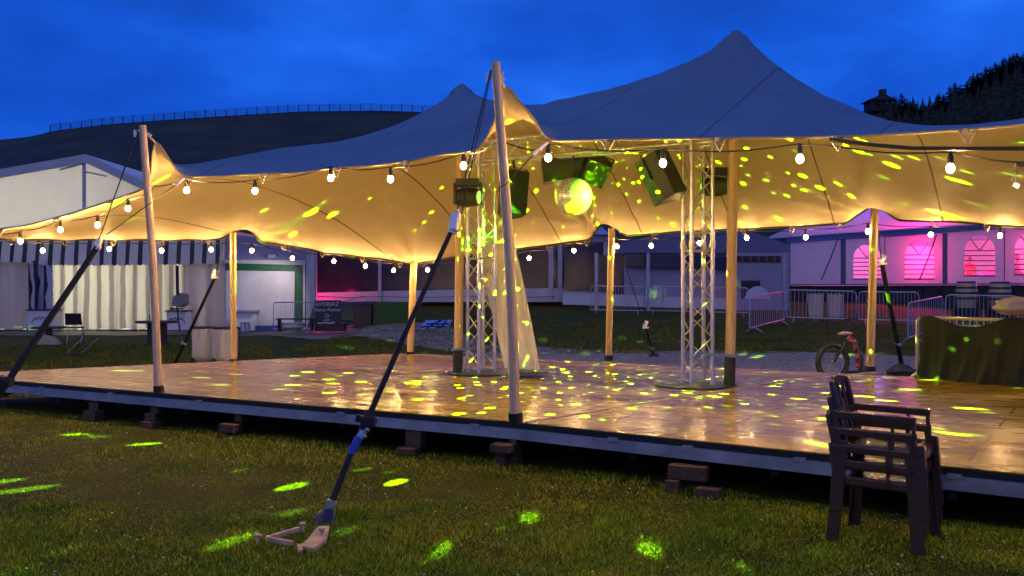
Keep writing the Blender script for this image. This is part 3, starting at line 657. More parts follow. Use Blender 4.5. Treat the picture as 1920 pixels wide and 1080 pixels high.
# near guy of the middle pole
att = P(920, 132, Yf(967)-.24); rt = P(853, 412, 7.55); mid_ = P(684, 795, 6.95); low = P(622, 942, 6.68); gnd = P(606, 975, 6.62)
gB = thing('guy_strap', gnd, 'near black anchor strut with blue strap from the middle pole to the lawn', 'guy strap', 'guy straps anchoring the tent poles')
MB().tube([att, rt], .006, 6).tube([att+Vector((.01, 0, 0)), rt+Vector((.045, 0, .02))], .005, 6).build('rope', BLACKFAB, gB)
MB().tube([P(850, 425, 7.53), P(770, 602, 7.25), P(694, 775, 6.98)], [.018, .020, .022], 12).build('strut', BLACKFAB, gB)
m = MB(); m.bar(P(856, 400, 7.55), P(849, 432, 7.5), .07, .05); m.bar(P(846, 428, 7.5), P(856, 436, 7.52), .03, .06); m.tube([P(858, 392, 7.56), P(862, 405, 7.55), P(853, 416, 7.54)], .012, 6); m.build('ratchet', CHROME, gB, bevel=.004)
m = MB(); m.bar(P(668, 783, 6.95), P(706, 793, 6.95), .05, .05); m.tube([P(694, 775, 6.98), P(683, 810, 6.9)], .042, 10); m.box(P(690, 790, 6.9), (.10, .06, .07)); m.build('buckle', BLACKFAB, gB)
m = MB(); m.tube([P(683, 806, 6.9), P(674, 822, 6.88)], .030, 8); m.sphere(P(688, 806, 6.87), .018); m.sphere(P(684, 818, 6.86), .016); m.build('buckle_fitting', STEEL, gB)
MB().tube([P(673, 820, 6.88), P(657, 852, 6.83)], .030, 8).build('blue_strap', BLUEFAB, gB)
MB().tube([P(658, 850, 6.83), low], .024, 8).build('strap', BLACKFAB, gB)
m = MB(); m.box(P(620, 946, 6.66), (.07, .05, .06), rotm(0, 20, 0)); m.tube([P(612, 942, 6.66), P(630, 950, 6.66)], .012, 6); m.build('shackle', STEEL, gB)
# anchor plate with stakes
an = thing('ground_anchor', gnd, 'steel ground anchor plate staked into the lawn in the foreground', 'anchor')
MB().prism([P(616, 953, 6.64), P(627, 956, 6.62), P(627, 984, 6.5), P(583, 982, 6.5), P(592, 966, 6.58)], (0, .05, .01)).build('base_block', mat('navy_plastic', (.01, .012, .04), .45), an, bevel=.01)
ANM = mat('worn_anchor_metal', (.55, .36, .22), .6, metal=.05, var=.3, vscale=12, bump=.3, bscale=40)
m = MB(); q = [G(a, b, .03) for a, b in ((596, 986), (618, 985), (612, 1010), (588, 1028), (562, 1022), (575, 1012))]
m.prism(q, (0, 0, -.03)); m.build('anchor_plate', ANM, an, smooth=False, bevel=.004)
m = MB(); m.bar(G(560, 992, .035), G(500, 1010, .03), .03, .03); m.bar(G(500, 1010, .03), G(548, 1019, .03), .03, .03); m.bar(G(562, 1022, .03), G(563, 1034, .02), .03, .02); m.build('anchor_arm', ANM, an, smooth=False, bevel=.004)
for a, b in ((484, 1006), (567, 984), (603, 994)):
    p = G(a, b, .05); MB().tube([p+Vector((0, 0, -.2)), p], .014, 8).lathe([(.022, 0), (.026, .008), (.02, .016)], p, 12).build('stake', ANM, an)
# left pole guy
ga = P(-69, 846, 9.45)
gA = thing('guy_strap', ga, 'long black anchor strut running from the left front pole out of frame', 'guy strap', 'guy straps anchoring the tent poles')
MB().tube([P(258, 250, Yf(298)-.2), P(183, 456, 10.25)], .006, 6).tube([P(252, 262, Yf(298)-.2), P(189, 440, 10.25), P(176, 462, 10.2)], .005, 6).build('rope', BLACKFAB, gA)
MB().tube([P(183, 462, 10.22), P(90, 602, 9.95), P(6, 728, 9.7), ga], [.030, .034, .034, .034], 10).build('strut', BLACKFAB, gA)
m = MB(); m.bar(P(186, 448, 10.24), P(181, 468, 10.2), .06, .04); m.tube([P(176, 456, 10.2), P(188, 466, 10.2)], .018, 6); m.build('ratchet', CHROME, gA)
m = MB(); m.bar(P(-4, 712, 9.7), P(22, 718, 9.7), .1, .09); m.tube([P(10, 712, 9.65), P(-10, 740, 9.65)], .05, 8); m.build('buckle', BLACKFAB, gA)
# guys behind
def rear(a, mid, g, label, w=.03):
    o = thing('guy_strap', g, label, 'guy strap', 'guy straps anchoring the tent poles')
    MB().tube([a, mid], .008, 6).build('rope', BLACKFAB, o)
    MB().tube([mid, mid.lerp(g, .72), g], [w*.9, w, w], 8).build('strut', BLACKFAB, o)
    m = MB(); m.box(mid+Vector((0, -.03, .05)), (.07, .05, .13), rotm(0, 25, 0)); m.tube([mid+Vector((-.06, -.04, -.03)), mid+Vector((.06, -.04, -.02))], .02, 6); m.build('ratchet', CHROME, o)
    e = mid.lerp(g, .7); MB().box(e+Vector((0, -.03, 0)), (.1, .05, .05), rotm(0, 25, 0)).build('buckle', STEEL, o)
    MB().lathe([(.12, -.02), (.11, .02), (.05, .06)], g, 10).build('anchor_foot', BLACK, o)
rear(P(420, 436, 16), P(404, 518, 16.8), P(324, 690, 19.2), 'black guy strut behind the stage left of the bag holders')
rear(P(1152, 436, 16.1), P(1210, 612, 18.6), P(1226, 667, 20.6), 'dark guy strap standing on the gravel between the trusses', .025)
rear(P(1642, 392, 14.2), P(1653, 492, 15), P(1694, 702, 17), 'black guy strut behind the bamboo pole near the scooter', .04)
# links between pole tops and the fabric corners
for (a, b, lab) in ((P(270, 246, Yf(298)-.1), Vector(FE3[7]), 'left'), (P(934, 140, Yf(967)-.2), Vector(FE3[20]), 'middle')):
    o = thing('tension_link', a, 'shackle and strap tying the fabric corner to the %s front pole' % lab, 'shackle')
    MB().tube([a, b], .013, 6).build('strap', WEB, o); m = MB()
    m.tube([a+Vector((math.cos(t)*.05, -.05, math.sin(t)*.012)) for t in [i*.7 for i in range(10)]], .007, 6); m.box(a.lerp(b, .4)+Vector((.02, -.02, .01)), (.05, .02, .03), rotm(0, 40, 0)); m.box(a+Vector((-.09, -.03, -.03)), (.03, .02, .08)); m.build('ratchet', CHROME, o)
# ratchets and tails under the two front corners
for (pts, lab) in (([P(345, 334, 10.9), P(333, 344, 10.85), P(322, 352, 10.85), P(200, 440, 10.6)], 'left'), ([P(1025, 268, 8.6), P(1008, 282, 8.55), P(985, 306, 8.5), P(950, 345, 8.35), P(936, 352, 8.3)], 'middle')):
    o = thing('corner_ratchet', pts[0], 'pale ratchet strap pulling the canopy corner towards the %s front pole' % lab, 'ratchet strap')
    MB().tube(pts[1:], .005, 6).build('strap', BLACKFAB, o)
    m = MB(); m.bar(pts[0], pts[1], .04, .025); m.bar(pts[1], pts[1].lerp(pts[2], .4), .03, .03); m.build('ratchet', CHROME, o, bevel=.003)
# ================================================================ TRUSSES
def tower(base, hgt, rz, label, w=.27):
    t = thing('truss_tower', base, label, 'truss', 'aluminium truss towers on the stage', rz=0)
    rt_ = rotm(0, 0, rz); c = [rt_ @ Vector((a*w/2, b*w/2, 0)) for a, b in ((-1, -1), (1, -1), (1, 1), (-1, 1))]
    for k in c: MB().tube([base+k+Vector((0, 0, .02)), base+k+Vector((0, 0, hgt))], .025, 12).build('upright', ALU, t)
    for i in range(4):
        a, b = c[i], c[(i+1) % 4]; m = MB(); z = .12; k = 0
        while z < hgt-.3:
            p, q = (a, b) if k % 2 else (b, a)
            m.tube([base+p+Vector((0, 0, z)), base+q+Vector((0, 0, z+.24))], .009, 6); z += .24; k += 1
        m.build('lacing', ALU, t)
        for zz_ in (.06, hgt/2-.03, hgt/2+.2, hgt-.08): MB().tube([base+a+Vector((0, 0, zz_)), base+b+Vector((0, 0, zz_))], .011, 6).build('crossbar', ALU, t)
    for k in c:
        m = MB()
        for z in (hgt/2+.05, hgt-.2): m.lathe([(.031, -.05), (.034, -.03), (.034, .03), (.031, .05)], base+k+Vector((0, 0, z)), 12)
        m.build('coupler', CHROME, t)
    MB().lathe([(.52, 0), (.52, .018), (.50, .022)], base+Vector((0, 0, .001)), 40).build('base_plate', BLACK, t)
    return t
T1 = P(902, 700, 13.5); T1.z = HD; T2 = P(1308, 727, 11.8); T2.z = HD
tower(T1, 3.28, 38, 'left aluminium truss tower beside the leaning banner'); tower(T2, 3.36, 12, 'right aluminium truss tower beside the right mast')
tb = thing('truss_beam', (T1+T2)/2+Vector((0, 0, 2.9)), 'horizontal aluminium truss bridging the two towers below the canopy', 'truss')
ba = T1+Vector((-.25, .16, 0)); bb = T2+Vector((.25, -.16, 0)); ba.z = bb.z = 3.5; bd = (bb-ba).normalized(); bs = bd.cross(Vector((0, 0, 1)))
cor = [bs*(a*.135)+Vector((0, 0, b*.135)) for a, b in ((-1, -1), (1, -1), (1, 1), (-1, 1))]
for k in cor: MB().tube([ba+k, bb+k], .025, 10).build('chord', ALU, tb)
for i in range(4):
    a, b = cor[i], cor[(i+1) % 4]; m = MB(); L = (bb-ba).length; z = .1; k = 0
    while z < L-.3:
        p, q = (a, b) if k % 2 else (b, a); m.tube([ba+p+bd*z, ba+q+bd*(z+.24)], .009, 5); z += .24; k += 1
    m.build('lacing', ALU, tb)
def beam_at(px, dz=0):
    lo_, hi_ = -.1, 1.1
    for _ in range(40):
        mi = (lo_+hi_)/2; p = ba.lerp(bb, mi)
        if p.x/p.y*F+960 < px: lo_ = mi
        else: hi_ = mi
    p = ba.lerp(bb, lo_); p.z += dz; return p
# mirror ball
mbp = beam_at(1075); mbc = Vector((mbp.x, mbp.y, HC+172*mbp.y/F)); BR = 35*mbp.y/F
ball = thing('mirror_ball', mbc, 'round mirror ball glowing green hanging from the truss beam', 'mirror ball')
MIR = bpy.data.materials.new('mirror_tiles'); MIR.use_nodes = True; _t = MIR.node_tree; _b = _t.nodes['Principled BSDF']; _b.inputs['Metallic'].default_value = .35; _b.inputs['Roughness'].default_value = .3
_b.inputs['Base Color'].default_value = (.86, .9, .86, 1)
_g = N(_t, 'ShaderNodeNewGeometry'); _r = ramp(_t, _g.outputs['Random Per Island'], [(0, (.45, .5, .45)), (.5, (.8, .85, .8)), (1, (.95, 1, .95))]); _t.links.new(_r, _b.inputs['Base Color'])
m = MB(); rows = 26
for i in range(rows):
    t0 = math.pi*(i+.05)/rows; t1 = math.pi*(i+.95)/rows; n_ = max(4, int(2*math.pi*math.sin((t0+t1)/2)*rows/math.pi))
    for k in range(n_):
        f0 = 2*math.pi*(k+.04)/n_; f1 = 2*math.pi*(k+.96)/n_
        j1 = random.uniform(-.012, .012); j2 = random.uniform(-.012, .012)
        vsq = []
        for a_, (tt, ff) in enumerate(((t0, f0), (t1, f0), (t1, f1), (t0, f1))):
            rr_ = BR*(1+(j1 if a_ in (0, 1) else -j1)*.4+(j2 if a_ in (0, 3) else -j2)*.4)
            vsq.append(mbc+Vector((math.sin(tt)*math.cos(ff), math.sin(tt)*math.sin(ff), math.cos(tt)))*rr_)
        m.add(vsq, [(0, 1, 2, 3)])
m.build('mirror_tiles', MIR, ball, smooth=False)
MB().sphere(mbc, BR*.985, 28).build('core', mat('ball_core', (.05, .06, .05), .5), ball)
MB().tube([mbc+Vector((0, 0, BR*.97)), mbp+Vector((0, 0, -.1))], .008, 6).lathe([(.04, 0), (.04, .05), (.02, .06)], mbc+Vector((0, 0, BR*.97)), 12).build('hanger', BLACK, ball)
# speakers (cabinets with bevelled rear corners)
SPK = mat('speaker_paint', (.02, .019, .018), .42, bump=.25, bscale=160); GRILL = mat('speaker_grille', (.03, .03, .03), .5, metal=.5, bump=.8, bscale=300)
def speaker(c, w, h, d, rot, label, side_m=SPK, hang=None):
    t = thing('hanging_speaker', c, label, 'speaker', 'black speakers hung from the truss')
    pr = [(-w/2, -d/2), (w/2, -d/2), (w/2, d*.1), (w*.28, d/2), (-w*.28, d/2), (-w/2, d*.1)]
    m = MB(); m.prism([rot @ Vector((x, y, -h/2))+c for x, y in pr], rot @ Vector((0, 0, h))); m.build('cabinet', side_m, t, smooth=False, bevel=.012)
    MB().box(c+rot @ Vector((0, -d/2-.006, 0)), (w*.92, .012, h*.94), rot).build('grille', GRILL, t, smooth=False)
    m = MB()
    for s in (-1, 1): m.bar(c+rot @ Vector((s*(w/2+.012), 0, 0)), c+rot @ Vector((s*(w/2+.012), 0, h*.62)), .03, .008)
    m.bar(c+rot @ Vector((-w/2-.012, 0, h*.62)), c+rot @ Vector((w/2+.012, 0, h*.62)), .03, .008)
    if hang: m.tube([c+rot @ Vector((0, 0, h*.62)), hang], .018, 6)
    m.build('yoke', BLACK, t, smooth=False)
    return t
p = P(1056, 314, 13.15); speaker(p, .36, .58, .36, rotm(0, 84, 0) @ rotm(0, 0, 175), 'wide black speaker lying sideways right behind the mirror ball', hang=beam_at(1062, -.1))
p = P(1116, 317, 13.0); speaker(p, .34, .34, .34, rotm(0, 20, 0) @ rotm(28, 0, 10), 'green lit speaker with perforated grille at the upper right of the mirror ball', hang=beam_at(1118, -.1))
p = P(960, 364, 12.9); speaker(p, .34, .60, .34, rotm(-8, 8, 20), 'dark speaker behind the middle front pole next to the left truss', hang=beam_at(962, -.1))
p = P(1243, 331, 11.9); speaker(p, .36, .60, .36, rotm(0, -17, 0) @ rotm(12, 0, -150), 'large tilted black speaker just left of the right truss', hang=beam_at(1245, -.1))
# moving head lamps
def moving_head(c, aim, label, s=1.):
    t = thing('moving_head_light', c, label, 'stage light', 'moving head stage lights on the trusses')
    MB().box(c+Vector((0, 0, .16*s)), (.26*s, .2*s, .08*s)).build('base', BLACK, t, bevel=.01)
    m = MB()
    for k in (-1, 1): m.box(c+Vector((k*.14*s, 0, .04*s)), (.035*s, .11*s, .24*s))
    m.build('yoke', BLACK, t, bevel=.008)
    ax = (aim-c).normalized(); MB().lathe([(.03*s, -.15*s), (.09*s, -.13*s), (.11*s, -.02*s), (.10*s, .08*s), (.085*s, .14*s)], c, 18, axis=ax).build('head', SPK, t)
    MB().lathe([(.07*s, .138*s), (.072*s, .146*s), (.05*s, .155*s)], c, 18, axis=ax).build('lens', mat('lens_glass', (.25, .4, .25), .08, emit=((.35, 1, .1), 1.2)), t)
    return t
lh1 = P(877, 370, 13.3); lh2 = P(1342, 350, 12.0)
moving_head(lh1, mbc, 'round moving head light on the left side of the left truss', 1.25); moving_head(lh2, mbc, 'moving head light between the right truss and the right mast', 1.15)
GREEN = (.36, 1, .0)
def beam_spot(src, dst, e, deg, blend=.2):
    l = bpy.data.lights.new('green_spotlight', 'SPOT'); l.energy = e; l.color = (.12, 1, .01); l.spot_size = R(deg); l.spot_blend = blend; l.shadow_soft_size = .03
    o = bpy.data.objects.new('green_spotlight', l); COL.objects.link(o); d = (dst-src).normalized(); o.location = src+d*.22
    o.rotation_euler = d.to_track_quat('-Z', 'Y').to_euler(); return o
beam_spot(lh1, mbc, 5200, 19); beam_spot(lh2, mbc+Vector((0, 0, -.05)), 7000, 19)
# reflections thrown by the mirror tiles: lamps whose output is broken into small round beams
def mirror_beams(loc, e, dens, rad, seed=0, keep=.70, pw_=1.6):
    o = point_lamp('mirror_reflection', loc, e, (1, 1, 1), r=.008); l = o.data; l.use_nodes = True; t = l.node_tree; t.nodes.clear()
    g = N(t, 'ShaderNodeNewGeometry'); mp_ = N(t, 'ShaderNodeMapping', vector_type='POINT'); mp_.inputs['Rotation'].default_value = (seed*.7, seed*.4, seed*1.1)
    tcn = N(t, 'ShaderNodeTexCoord'); t.links.new(tcn.outputs['Normal'], mp_.inputs[0])
    v = N(t, 'ShaderNodeTexVoronoi', Scale=dens); v.inputs['Randomness'].default_value = .85; t.links.new(mp_.outputs[0], v.inputs['Vector'])
    mr = N(t, 'ShaderNodeMapRange'); t.links.new(v.outputs['Distance'], mr.inputs[0]); mr.inputs[1].default_value = rad; mr.inputs[2].default_value = rad*.7; mr.inputs[3].default_value = 0; mr.inputs[4].default_value = 1
    sp_ = N(t, 'ShaderNodeSeparateColor'); t.links.new(v.outputs['Color'], sp_.inputs[0])
    th = N(t, 'ShaderNodeMath', operation='GREATER_THAN'); th.inputs[1].default_value = keep; t.links.new(sp_.outputs[0], th.inputs[0])
    mu = N(t, 'ShaderNodeMath', operation='MULTIPLY'); t.links.new(mr.outputs[0], mu.inputs[0]); t.links.new(th.outputs[0], mu.inputs[1])
    m2 = N(t, 'ShaderNodeMath', operation='MULTIPLY'); t.links.new(mu.outputs[0], m2.inputs[0]); 
    pw = N(t, 'ShaderNodeMath', operation='POWER'); t.links.new(sp_.outputs[1], pw.inputs[0]); pw.inputs[1].default_value = pw_; m3 = N(t, 'ShaderNodeMath', operation='MULTIPLY'); t.links.new(pw.outputs[0], m3.inputs[0]); m3.inputs[1].default_value = 1.8; t.links.new(m3.outputs[0], m2.inputs[1])
    em = N(t, 'ShaderNodeEmission'); em.inputs[0].default_value = (*GREEN, 1); t.links.new(m2.outputs[0], em.inputs[1])
    ou = N(t, 'ShaderNodeOutputLight'); t.links.new(em.outputs[0], ou.inputs[0]); return o
mirror_beams(mbc+Vector((.0, -BR*.75, -BR*.75-.02)), 38000, 15, .225, 2, .58, .7)
mirror_beams(mbc+Vector((.0, BR*.75, -BR*.75-.02)), 10000, 30, .24, 7, .76)
mirror_beams(mbc+Vector((BR+.03, -.05, .02)), 5200, 20, .26, 3, .70)
mirror_beams(mbc+Vector((-BR-.03, -.05, .02)), 1800, 21, .22, 5, .88)
# straps round mast and truss
for a, b, z in ((m1, T1, .34), (m2, T2, .38)):
    MB_ = MB(); p = Vector((a.x, a.y, HD+z)); q = Vector((b.x, b.y, HD+z+.02)); d = (q-p).normalized(); s = d.cross(Vector((0, 0, 1)))*.075
    MB_.bar(p+s-d*.08, q+s, .008, .03); MB_.bar(p-s-d*.08, q-s, .008, .03); MB_.bar(p+s-d*.08, p-s-d*.08, .008, .03)
    tag(MB_.build('lashing_strap', mat('pale_blue_webbing', (.12, .2, .42), .6), smooth=False), 'pale blue strap lashing the %s mast to its truss' % ('left' if a is m1 else 'right'), 'strap')
# leaning banner cloth
bnr = thing('banner_cloth', P(985, 692, 13.0), 'pale translucent cloth hanging slantwise from the left truss to the boards', 'cloth')
def bf(u, v):
    L_ = [(894, 452, 13.9), (906, 520, 13.7), (930, 620, 13.4), (946, 690, 13.2)]; R_ = [(958, 430, 13.9), (975, 500, 13.6), (998, 610, 13.2), (1013, 693, 12.9)]
    def li(q, v):
        t = v*3; i = min(int(t), 2); a = P(*q[i]); b = P(*q[i+1]); return a.lerp(b, t-i)
    p = li(L_, v).lerp(li(R_, v), u); p.y += .05*math.sin(u*7+v*2)+.03*math.sin(u*15)*v; return p
MB().grid(bf, 30, 30).build('sheet', mat('sheer_cloth', (.80, .76, .66), .7, var=.1, vscale=2, thin=.3, bump=.2, bscale=5), bnr)
MB().lathe([(.28, 0), (.28, .015), (.1, .03)], P(988, 698, 13.0), 24).build('weight_plate', BLACK, bnr)
MB().tube([P(892, 450, 13.9), P(960, 428, 13.9)], .015, 6).build('top_rail', ALU, bnr)
# ================================================================ STRING LIGHTS
WARM = (1, .60, .19)
BF = bulb_mat('lit_bulb_glass', BP); BB = bulb_mat('lit_small_bulb_glass', BP*BPB)
def festoon(label, cable, bulbs, power, hang=.09):
    t = thing('string_lights', cable[0], label, 'string lights', 'strings of festoon bulbs round the tent')
    pts = []
    for a, b in zip(cable, cable[1:]):
        n_ = 6
        for i in range(n_): q = a.lerp(b, i/n_); q.z -= .035*math.sin(math.pi*i/n_)*(b-a).length; pts.append(q)
    pts.append(cable[-1]); MB().tube(pts, .007, 5).build('cable', CABLE, t)
    for p in bulbs:
        b = MB().sphere(p, .033, 12, (1, 1, 1.12)).build('bulb', power, t)
        MB().lathe([(.022, .035), (.024, .08), (.018, .10), (.008, .13)], p, 10).build('socket', CABLE, b)
    return t
def cab(bs, extra=0): return [b+Vector((0, 0, .125)) for b in bs]
f1 = [P(a, b, Yf(a)+c) for a, b, c in ((350, 357, .5), (478, 358, .75), (620, 334, .85), (732, 336, .8), (869, 311, .55))]
festoon('string of bulbs along the front edge between the left and middle poles', [P(290, 350, 10.9)]+cab(f1)+[P(930, 268, 8.5)], f1, BF)
f2 = [P(a, b, Yf(a)+c) for a, b, c in ((240, 391, .7), (183, 422, 1.0), (113, 431, .9), (38, 452, .7))]
festoon('string of bulbs along the low left edge beyond the left pole', [P(290, 350, 10.9)]+cab(f2)+[P(-90, 440, 13.2)], f2, BF)
f3 = [P(a, b, Yf(a)+c) for a, b, c in ((1028, 296, .45), (1243, 306, .8), (1500, 298, .85), (1782, 316, .8))]
festoon('string of large bulbs along the front edge right of the middle pole', [P(935, 262, 8.4)]+[P(1000, 282, 8.6)]+cab(f3[:3])+[P(1550, 272, Yf(1550)+.85)]+cab(f3[3:])+[P(1940, 305, Yf(1920)+.6)], f3, BF)
def by(px): return float(np.interp(px, [q[0] for q in BE], [q[2] for q in BE]))
f4 = [P(a, b, by(a)+.0) for a, b in ((80, 470), (205, 467), (303, 470), (396, 468), (472, 470), (548, 484), (626, 490), (685, 499), (738, 507))]
festoon('string of bulbs below the back edge on the left half', [P(10, 452, 14.2)]+cab(f4)+[P(772, 505, 17.4)], f4, BB)
f5 = [P(a, b, by(a)+.0) for a, b in ((802, 506), (992, 484), (1076, 470), (1157, 462), (1221, 461), (1311, 456), (1400, 446), (1511, 445), (1627, 434), (1745, 440), (1875, 442))]
festoon('string of bulbs below the back edge on the right half', [P(779, 505, 17.4)]+cab(f5)+[P(1960, 430, 13)], f5, BB)
# bulbs of the same strings further right, outside the frame but lighting the boards
f6 = [P(a, b, c) for a, b, c in ((2060, 330, 6.2), (2020, 440, 12.7), (2180, 440, 12.1))]
festoon('string of bulbs beyond the right edge of the photo', cab(f6), f6, BF)
# cables on the right
o = tag(MB().tube([P(1556, 262, Yf(1550)+.8), P(1640, 272, Yf(1640)+.8), P(1710, 278, Yf(1700)+.75), P(1820, 279, Yf(1820)+.7), P(1960, 278, Yf(1920)+.6)], .016, 8).build('power_cable', CABLE), 'thick black cable slung below the front edge at the right', 'cable')
hk = P(1905, 308, Yf(1905)+.5); o = thing('hanging_chain', hk, 'short chain with clip hanging at the right end of the cable', 'chain')
m = MB()
for i in range(6):
    c = hk+Vector((.008*(-1)**i-.012, 0, -.014-.02*i)); m.tube([c+Vector((math.cos(t)*.009 if i % 2 else 0, 0 if i % 2 else math.cos(t)*.009, math.sin(t)*.014)) for t in [k*.7 for k in range(10)]], .003, 5)
m.build('links', BLACK, o); MB().box(hk+Vector((.0, 0, -.15)), (.04, .02, .035), rotm(0, 30, 0)).build('clip', CHROME, o, bevel=.004)
MB().sphere(hk+Vector((.05, 0, .0)), .03, 10, (1.6, 1, .7)).build('knot', BLACKFAB, o)
# ================================================================ LEFT MARQUEE
def quad(name, pts, m, parent, th=.03, smooth=False): return MB().prism(pts, (0, th, 0)).build(name, m, parent, smooth=smooth)
YM = 36.
lm = thing('marquee', P(60, 620, YM), 'large white gabled marquee with black and white striped awning at the left', 'marquee')
zb = P(0, 621, YM).z
def M_(px, py, Y=YM): return P(px, py, Y)
quad('gable_wall', [M_(-420, 400), M_(-420, 488), M_(425, 488), M_(430, 424), M_(160, 298), M_(0, 324)], WHITEPVC, lm)
m = MB()
for a, b in (((-430, 400), (0, 322)), ((0, 322), (160, 294)), ((160, 294), (436, 424))):
    A = M_(*a, YM-.12); B = M_(*b, YM-.12); m.bar(A, B, .26, .26, up=(0, 1, 0)) if False else m.prism([A+Vector((0, 0, .10)), B+Vector((0, 0, .10)), B+Vector((0, 0, -.22)), A+Vector((0, 0, -.22))], (0, .1, 0))
m.build('roof_edge', TRIMPVC, lm, smooth=False)
RP = [M_(-430, 396), M_(160, 291), M_(440, 424)]
m = MB()
for a, b in zip(RP, RP[1:]): m.add([a, b, b+Vector((0, 12, 0)), a+Vector((0, 12, 0))], [(0, 1, 2, 3)]).add([a+Vector((0, 0, .04)), b+Vector((0, 0, .04)), b+Vector((0, 12, .04)), a+Vector((0, 12, .04))], [(3, 2, 1, 0)])
m.build('roof', mat('marquee_roof', (.7, .7, .72), .5, thin=.1), lm, smooth=False)
quad('gable_post', [M_(154, 300, YM-.04), M_(161, 300, YM-.04), M_(161, 455, YM-.04), M_(154, 455, YM-.04)], TRIMPVC, lm, .02)
for a, b in (((112, 318), (158, 306)), ((160, 322), (200, 330)), ((-60, 452), (155, 449))):
    m = MB(); m.tube([M_(*a, YM-.06), M_(*b, YM-.06)], .035, 6); m.build('gable_brace', TRIMPVC, lm)
AW = stripes('awning_stripes', (.60, .56, .54), (.03, .03, .035), 1/.48, .2, .66, thin=.12, thin2=.0, warp=.05)
def awn(u, v):
    px = -60+480*u; a = M_(px, 446, YM-.05); b = M_(px, 492+3*math.sin(u*160)**2-(4 if u < .25 else 0)+ (4*math.sin(u*3.1)), YM-.20)
    q = a.lerp(b, v); q.x = a.x; q.y -= .04*math.sin(u*70)*v; return q
MB().grid(awn, 160, 5).build('awning', AW, lm)
def wav(x0, x1, y0, y1, amp, fr_, Y_=YM, nu=60, ytop=None):
    def f(u, v):
        px = x0+(x1-x0)*u; q = M_(px, y0+(y1-y0)*v, Y_); q.y += amp*math.sin(u*fr_+math.sin(v*2+u*9)*.6)*(.4+.6*v); q.z += .05*math.sin(u*fr_*.8)*(v > .95); return q
    return MB().grid(f, nu, 8)
wav(-160, 52, 489, 619, .10, 34).build('side_panel', GREYPVC, lm)
wav(345, 421, 489, 619, .09, 15).build('side_panel', mat('grey_panel_right', (.60, .50, .42), .65, var=.1, vscale=1.5, bump=.3, bscale=3, thin=.06), lm)
CS = stripes('cream_striped_wall', (.50, .48, .36), (.34, .31, .24), 1/.455, .15, .6, thin=.38, thin2=.22, warp=.12)
wav(97, 347, 489, 618, .07, 46, nu=120).build('striped_wall', CS, lm)
DS = stripes('dark_striped_drape', (.50, .48, .58), (.015, .015, .025), 1/.34, .3, .5, warp=.5)
wav(53, 97, 489, 582, .12, 14, YM-.15).build('striped_drape', DS, lm)
quad('doorway_shade', [M_(50, 490, YM+.4), M_(98, 490, YM+.4), M_(98, 620, YM+.4), M_(50, 620, YM+.4)], DARKIN, lm)  # dark sheet behind the gap, its shade is painted
for i, (a, b) in enumerate(((-150, 0), (0, 52), (97, 180), (180, 260), (260, 347), (347, 421))):
    MB().box((M_(a, 619, YM-.05)+M_(b, 619, YM-.05))/2, ((b-a)/F*YM-.05, .12, .05)).build('ground_rail', BLACK, lm, smooth=False)
quad('side_wall', [M_(421, 430, YM+.1), M_(425, 430, YM+.1), M_(425, 620, YM+.1), M_(421, 620, YM+.1)], GREYPVC, lm, 10)
for q, e in ((140, 95), (230, 95), (310, 45), (20, 12)):
    point_lamp('marquee_lamp', M_(q, 545, YM+2.4), e*LM, (1, .86, .55), lm, r=.25)
for q, e in ((-120, 120), (60, 130), (250, 110)):
    point_lamp('marquee_lamp', M_(q, 430, YM+5), e*LMU, (1, .95, .92), lm, r=.4)
# white counters with red zigzag peaks
def counter(x0, x1, y0, label):
    a = M_(x0, 619, YM-.7); b = M_(x1, y0, YM-.7); t = thing('counter', (a+b)/2, label, 'counter', 'white counters in front of the marquee')
    MB().box(((a.x+b.x)/2, YM-.35, (a.z+b.z)/2), (b.x-a.x, .7, b.z-a.z)).build('body', WHITEM, t, smooth=False, bevel=.01)
    MB().box(((a.x+b.x)/2, YM-.36, b.z+.02), (b.x-a.x+.1, .76, .04)).build('top', BLACK, t, smooth=False)
    w = b.x-a.x; cx_ = (a.x+b.x)/2; cz_ = (a.z*.4+b.z*.6); m = MB()
    zp = [(-.32, -.16), (-.2, .03), (-.13, -.06), (-.04, .06), (.03, -.04), (.1, .07), (.18, -.03), (.23, .03), (.33, -.14)]
    pts = [Vector((cx_+q[0], YM-.708, cz_+q[1])) for q in zp]
    for p, q in zip(pts[:-1], pts[1:]): m.bar(p, q, .006, .028, up=(0, 0, 1))
    m.build('peaks_emblem', RED if x0 < 200 else BLACK, t, smooth=False)
counter(52, 99, 582, 'white counter with a red zigzag peaks emblem beside the striped drape')
counter(312, 348, 584, 'white counter with a dark zigzag peaks emblem below the hanging heater')
# patio heater standing by the counter
hb = P(337, 621, 34.6); o = thing('patio_heater', hb, 'grey box topped pole in front of the right white counter', 'heater')
MB().tube([hb, P(332, 575, 34.6)], .03, 8).tube([P(333, 552, 34.6), P(332, 498, 34.6)], .06, 8).build('pole', BLACK, o)
MB().prism([P(321, 572, 34.6), P(324, 556, 34.6), P(334, 549, 34.6), P(346, 551, 34.6), P(347, 570, 34.6), P(336, 577, 34.6)], (0, .5, 0)).build('heater_head', mat('taupe_shell', (.24, .21, .19), .6), o, bevel=.03)
MB().box(P(331, 579, 34.7), (.36, .36, .06)).build('grill', BLACK, o, smooth=False)
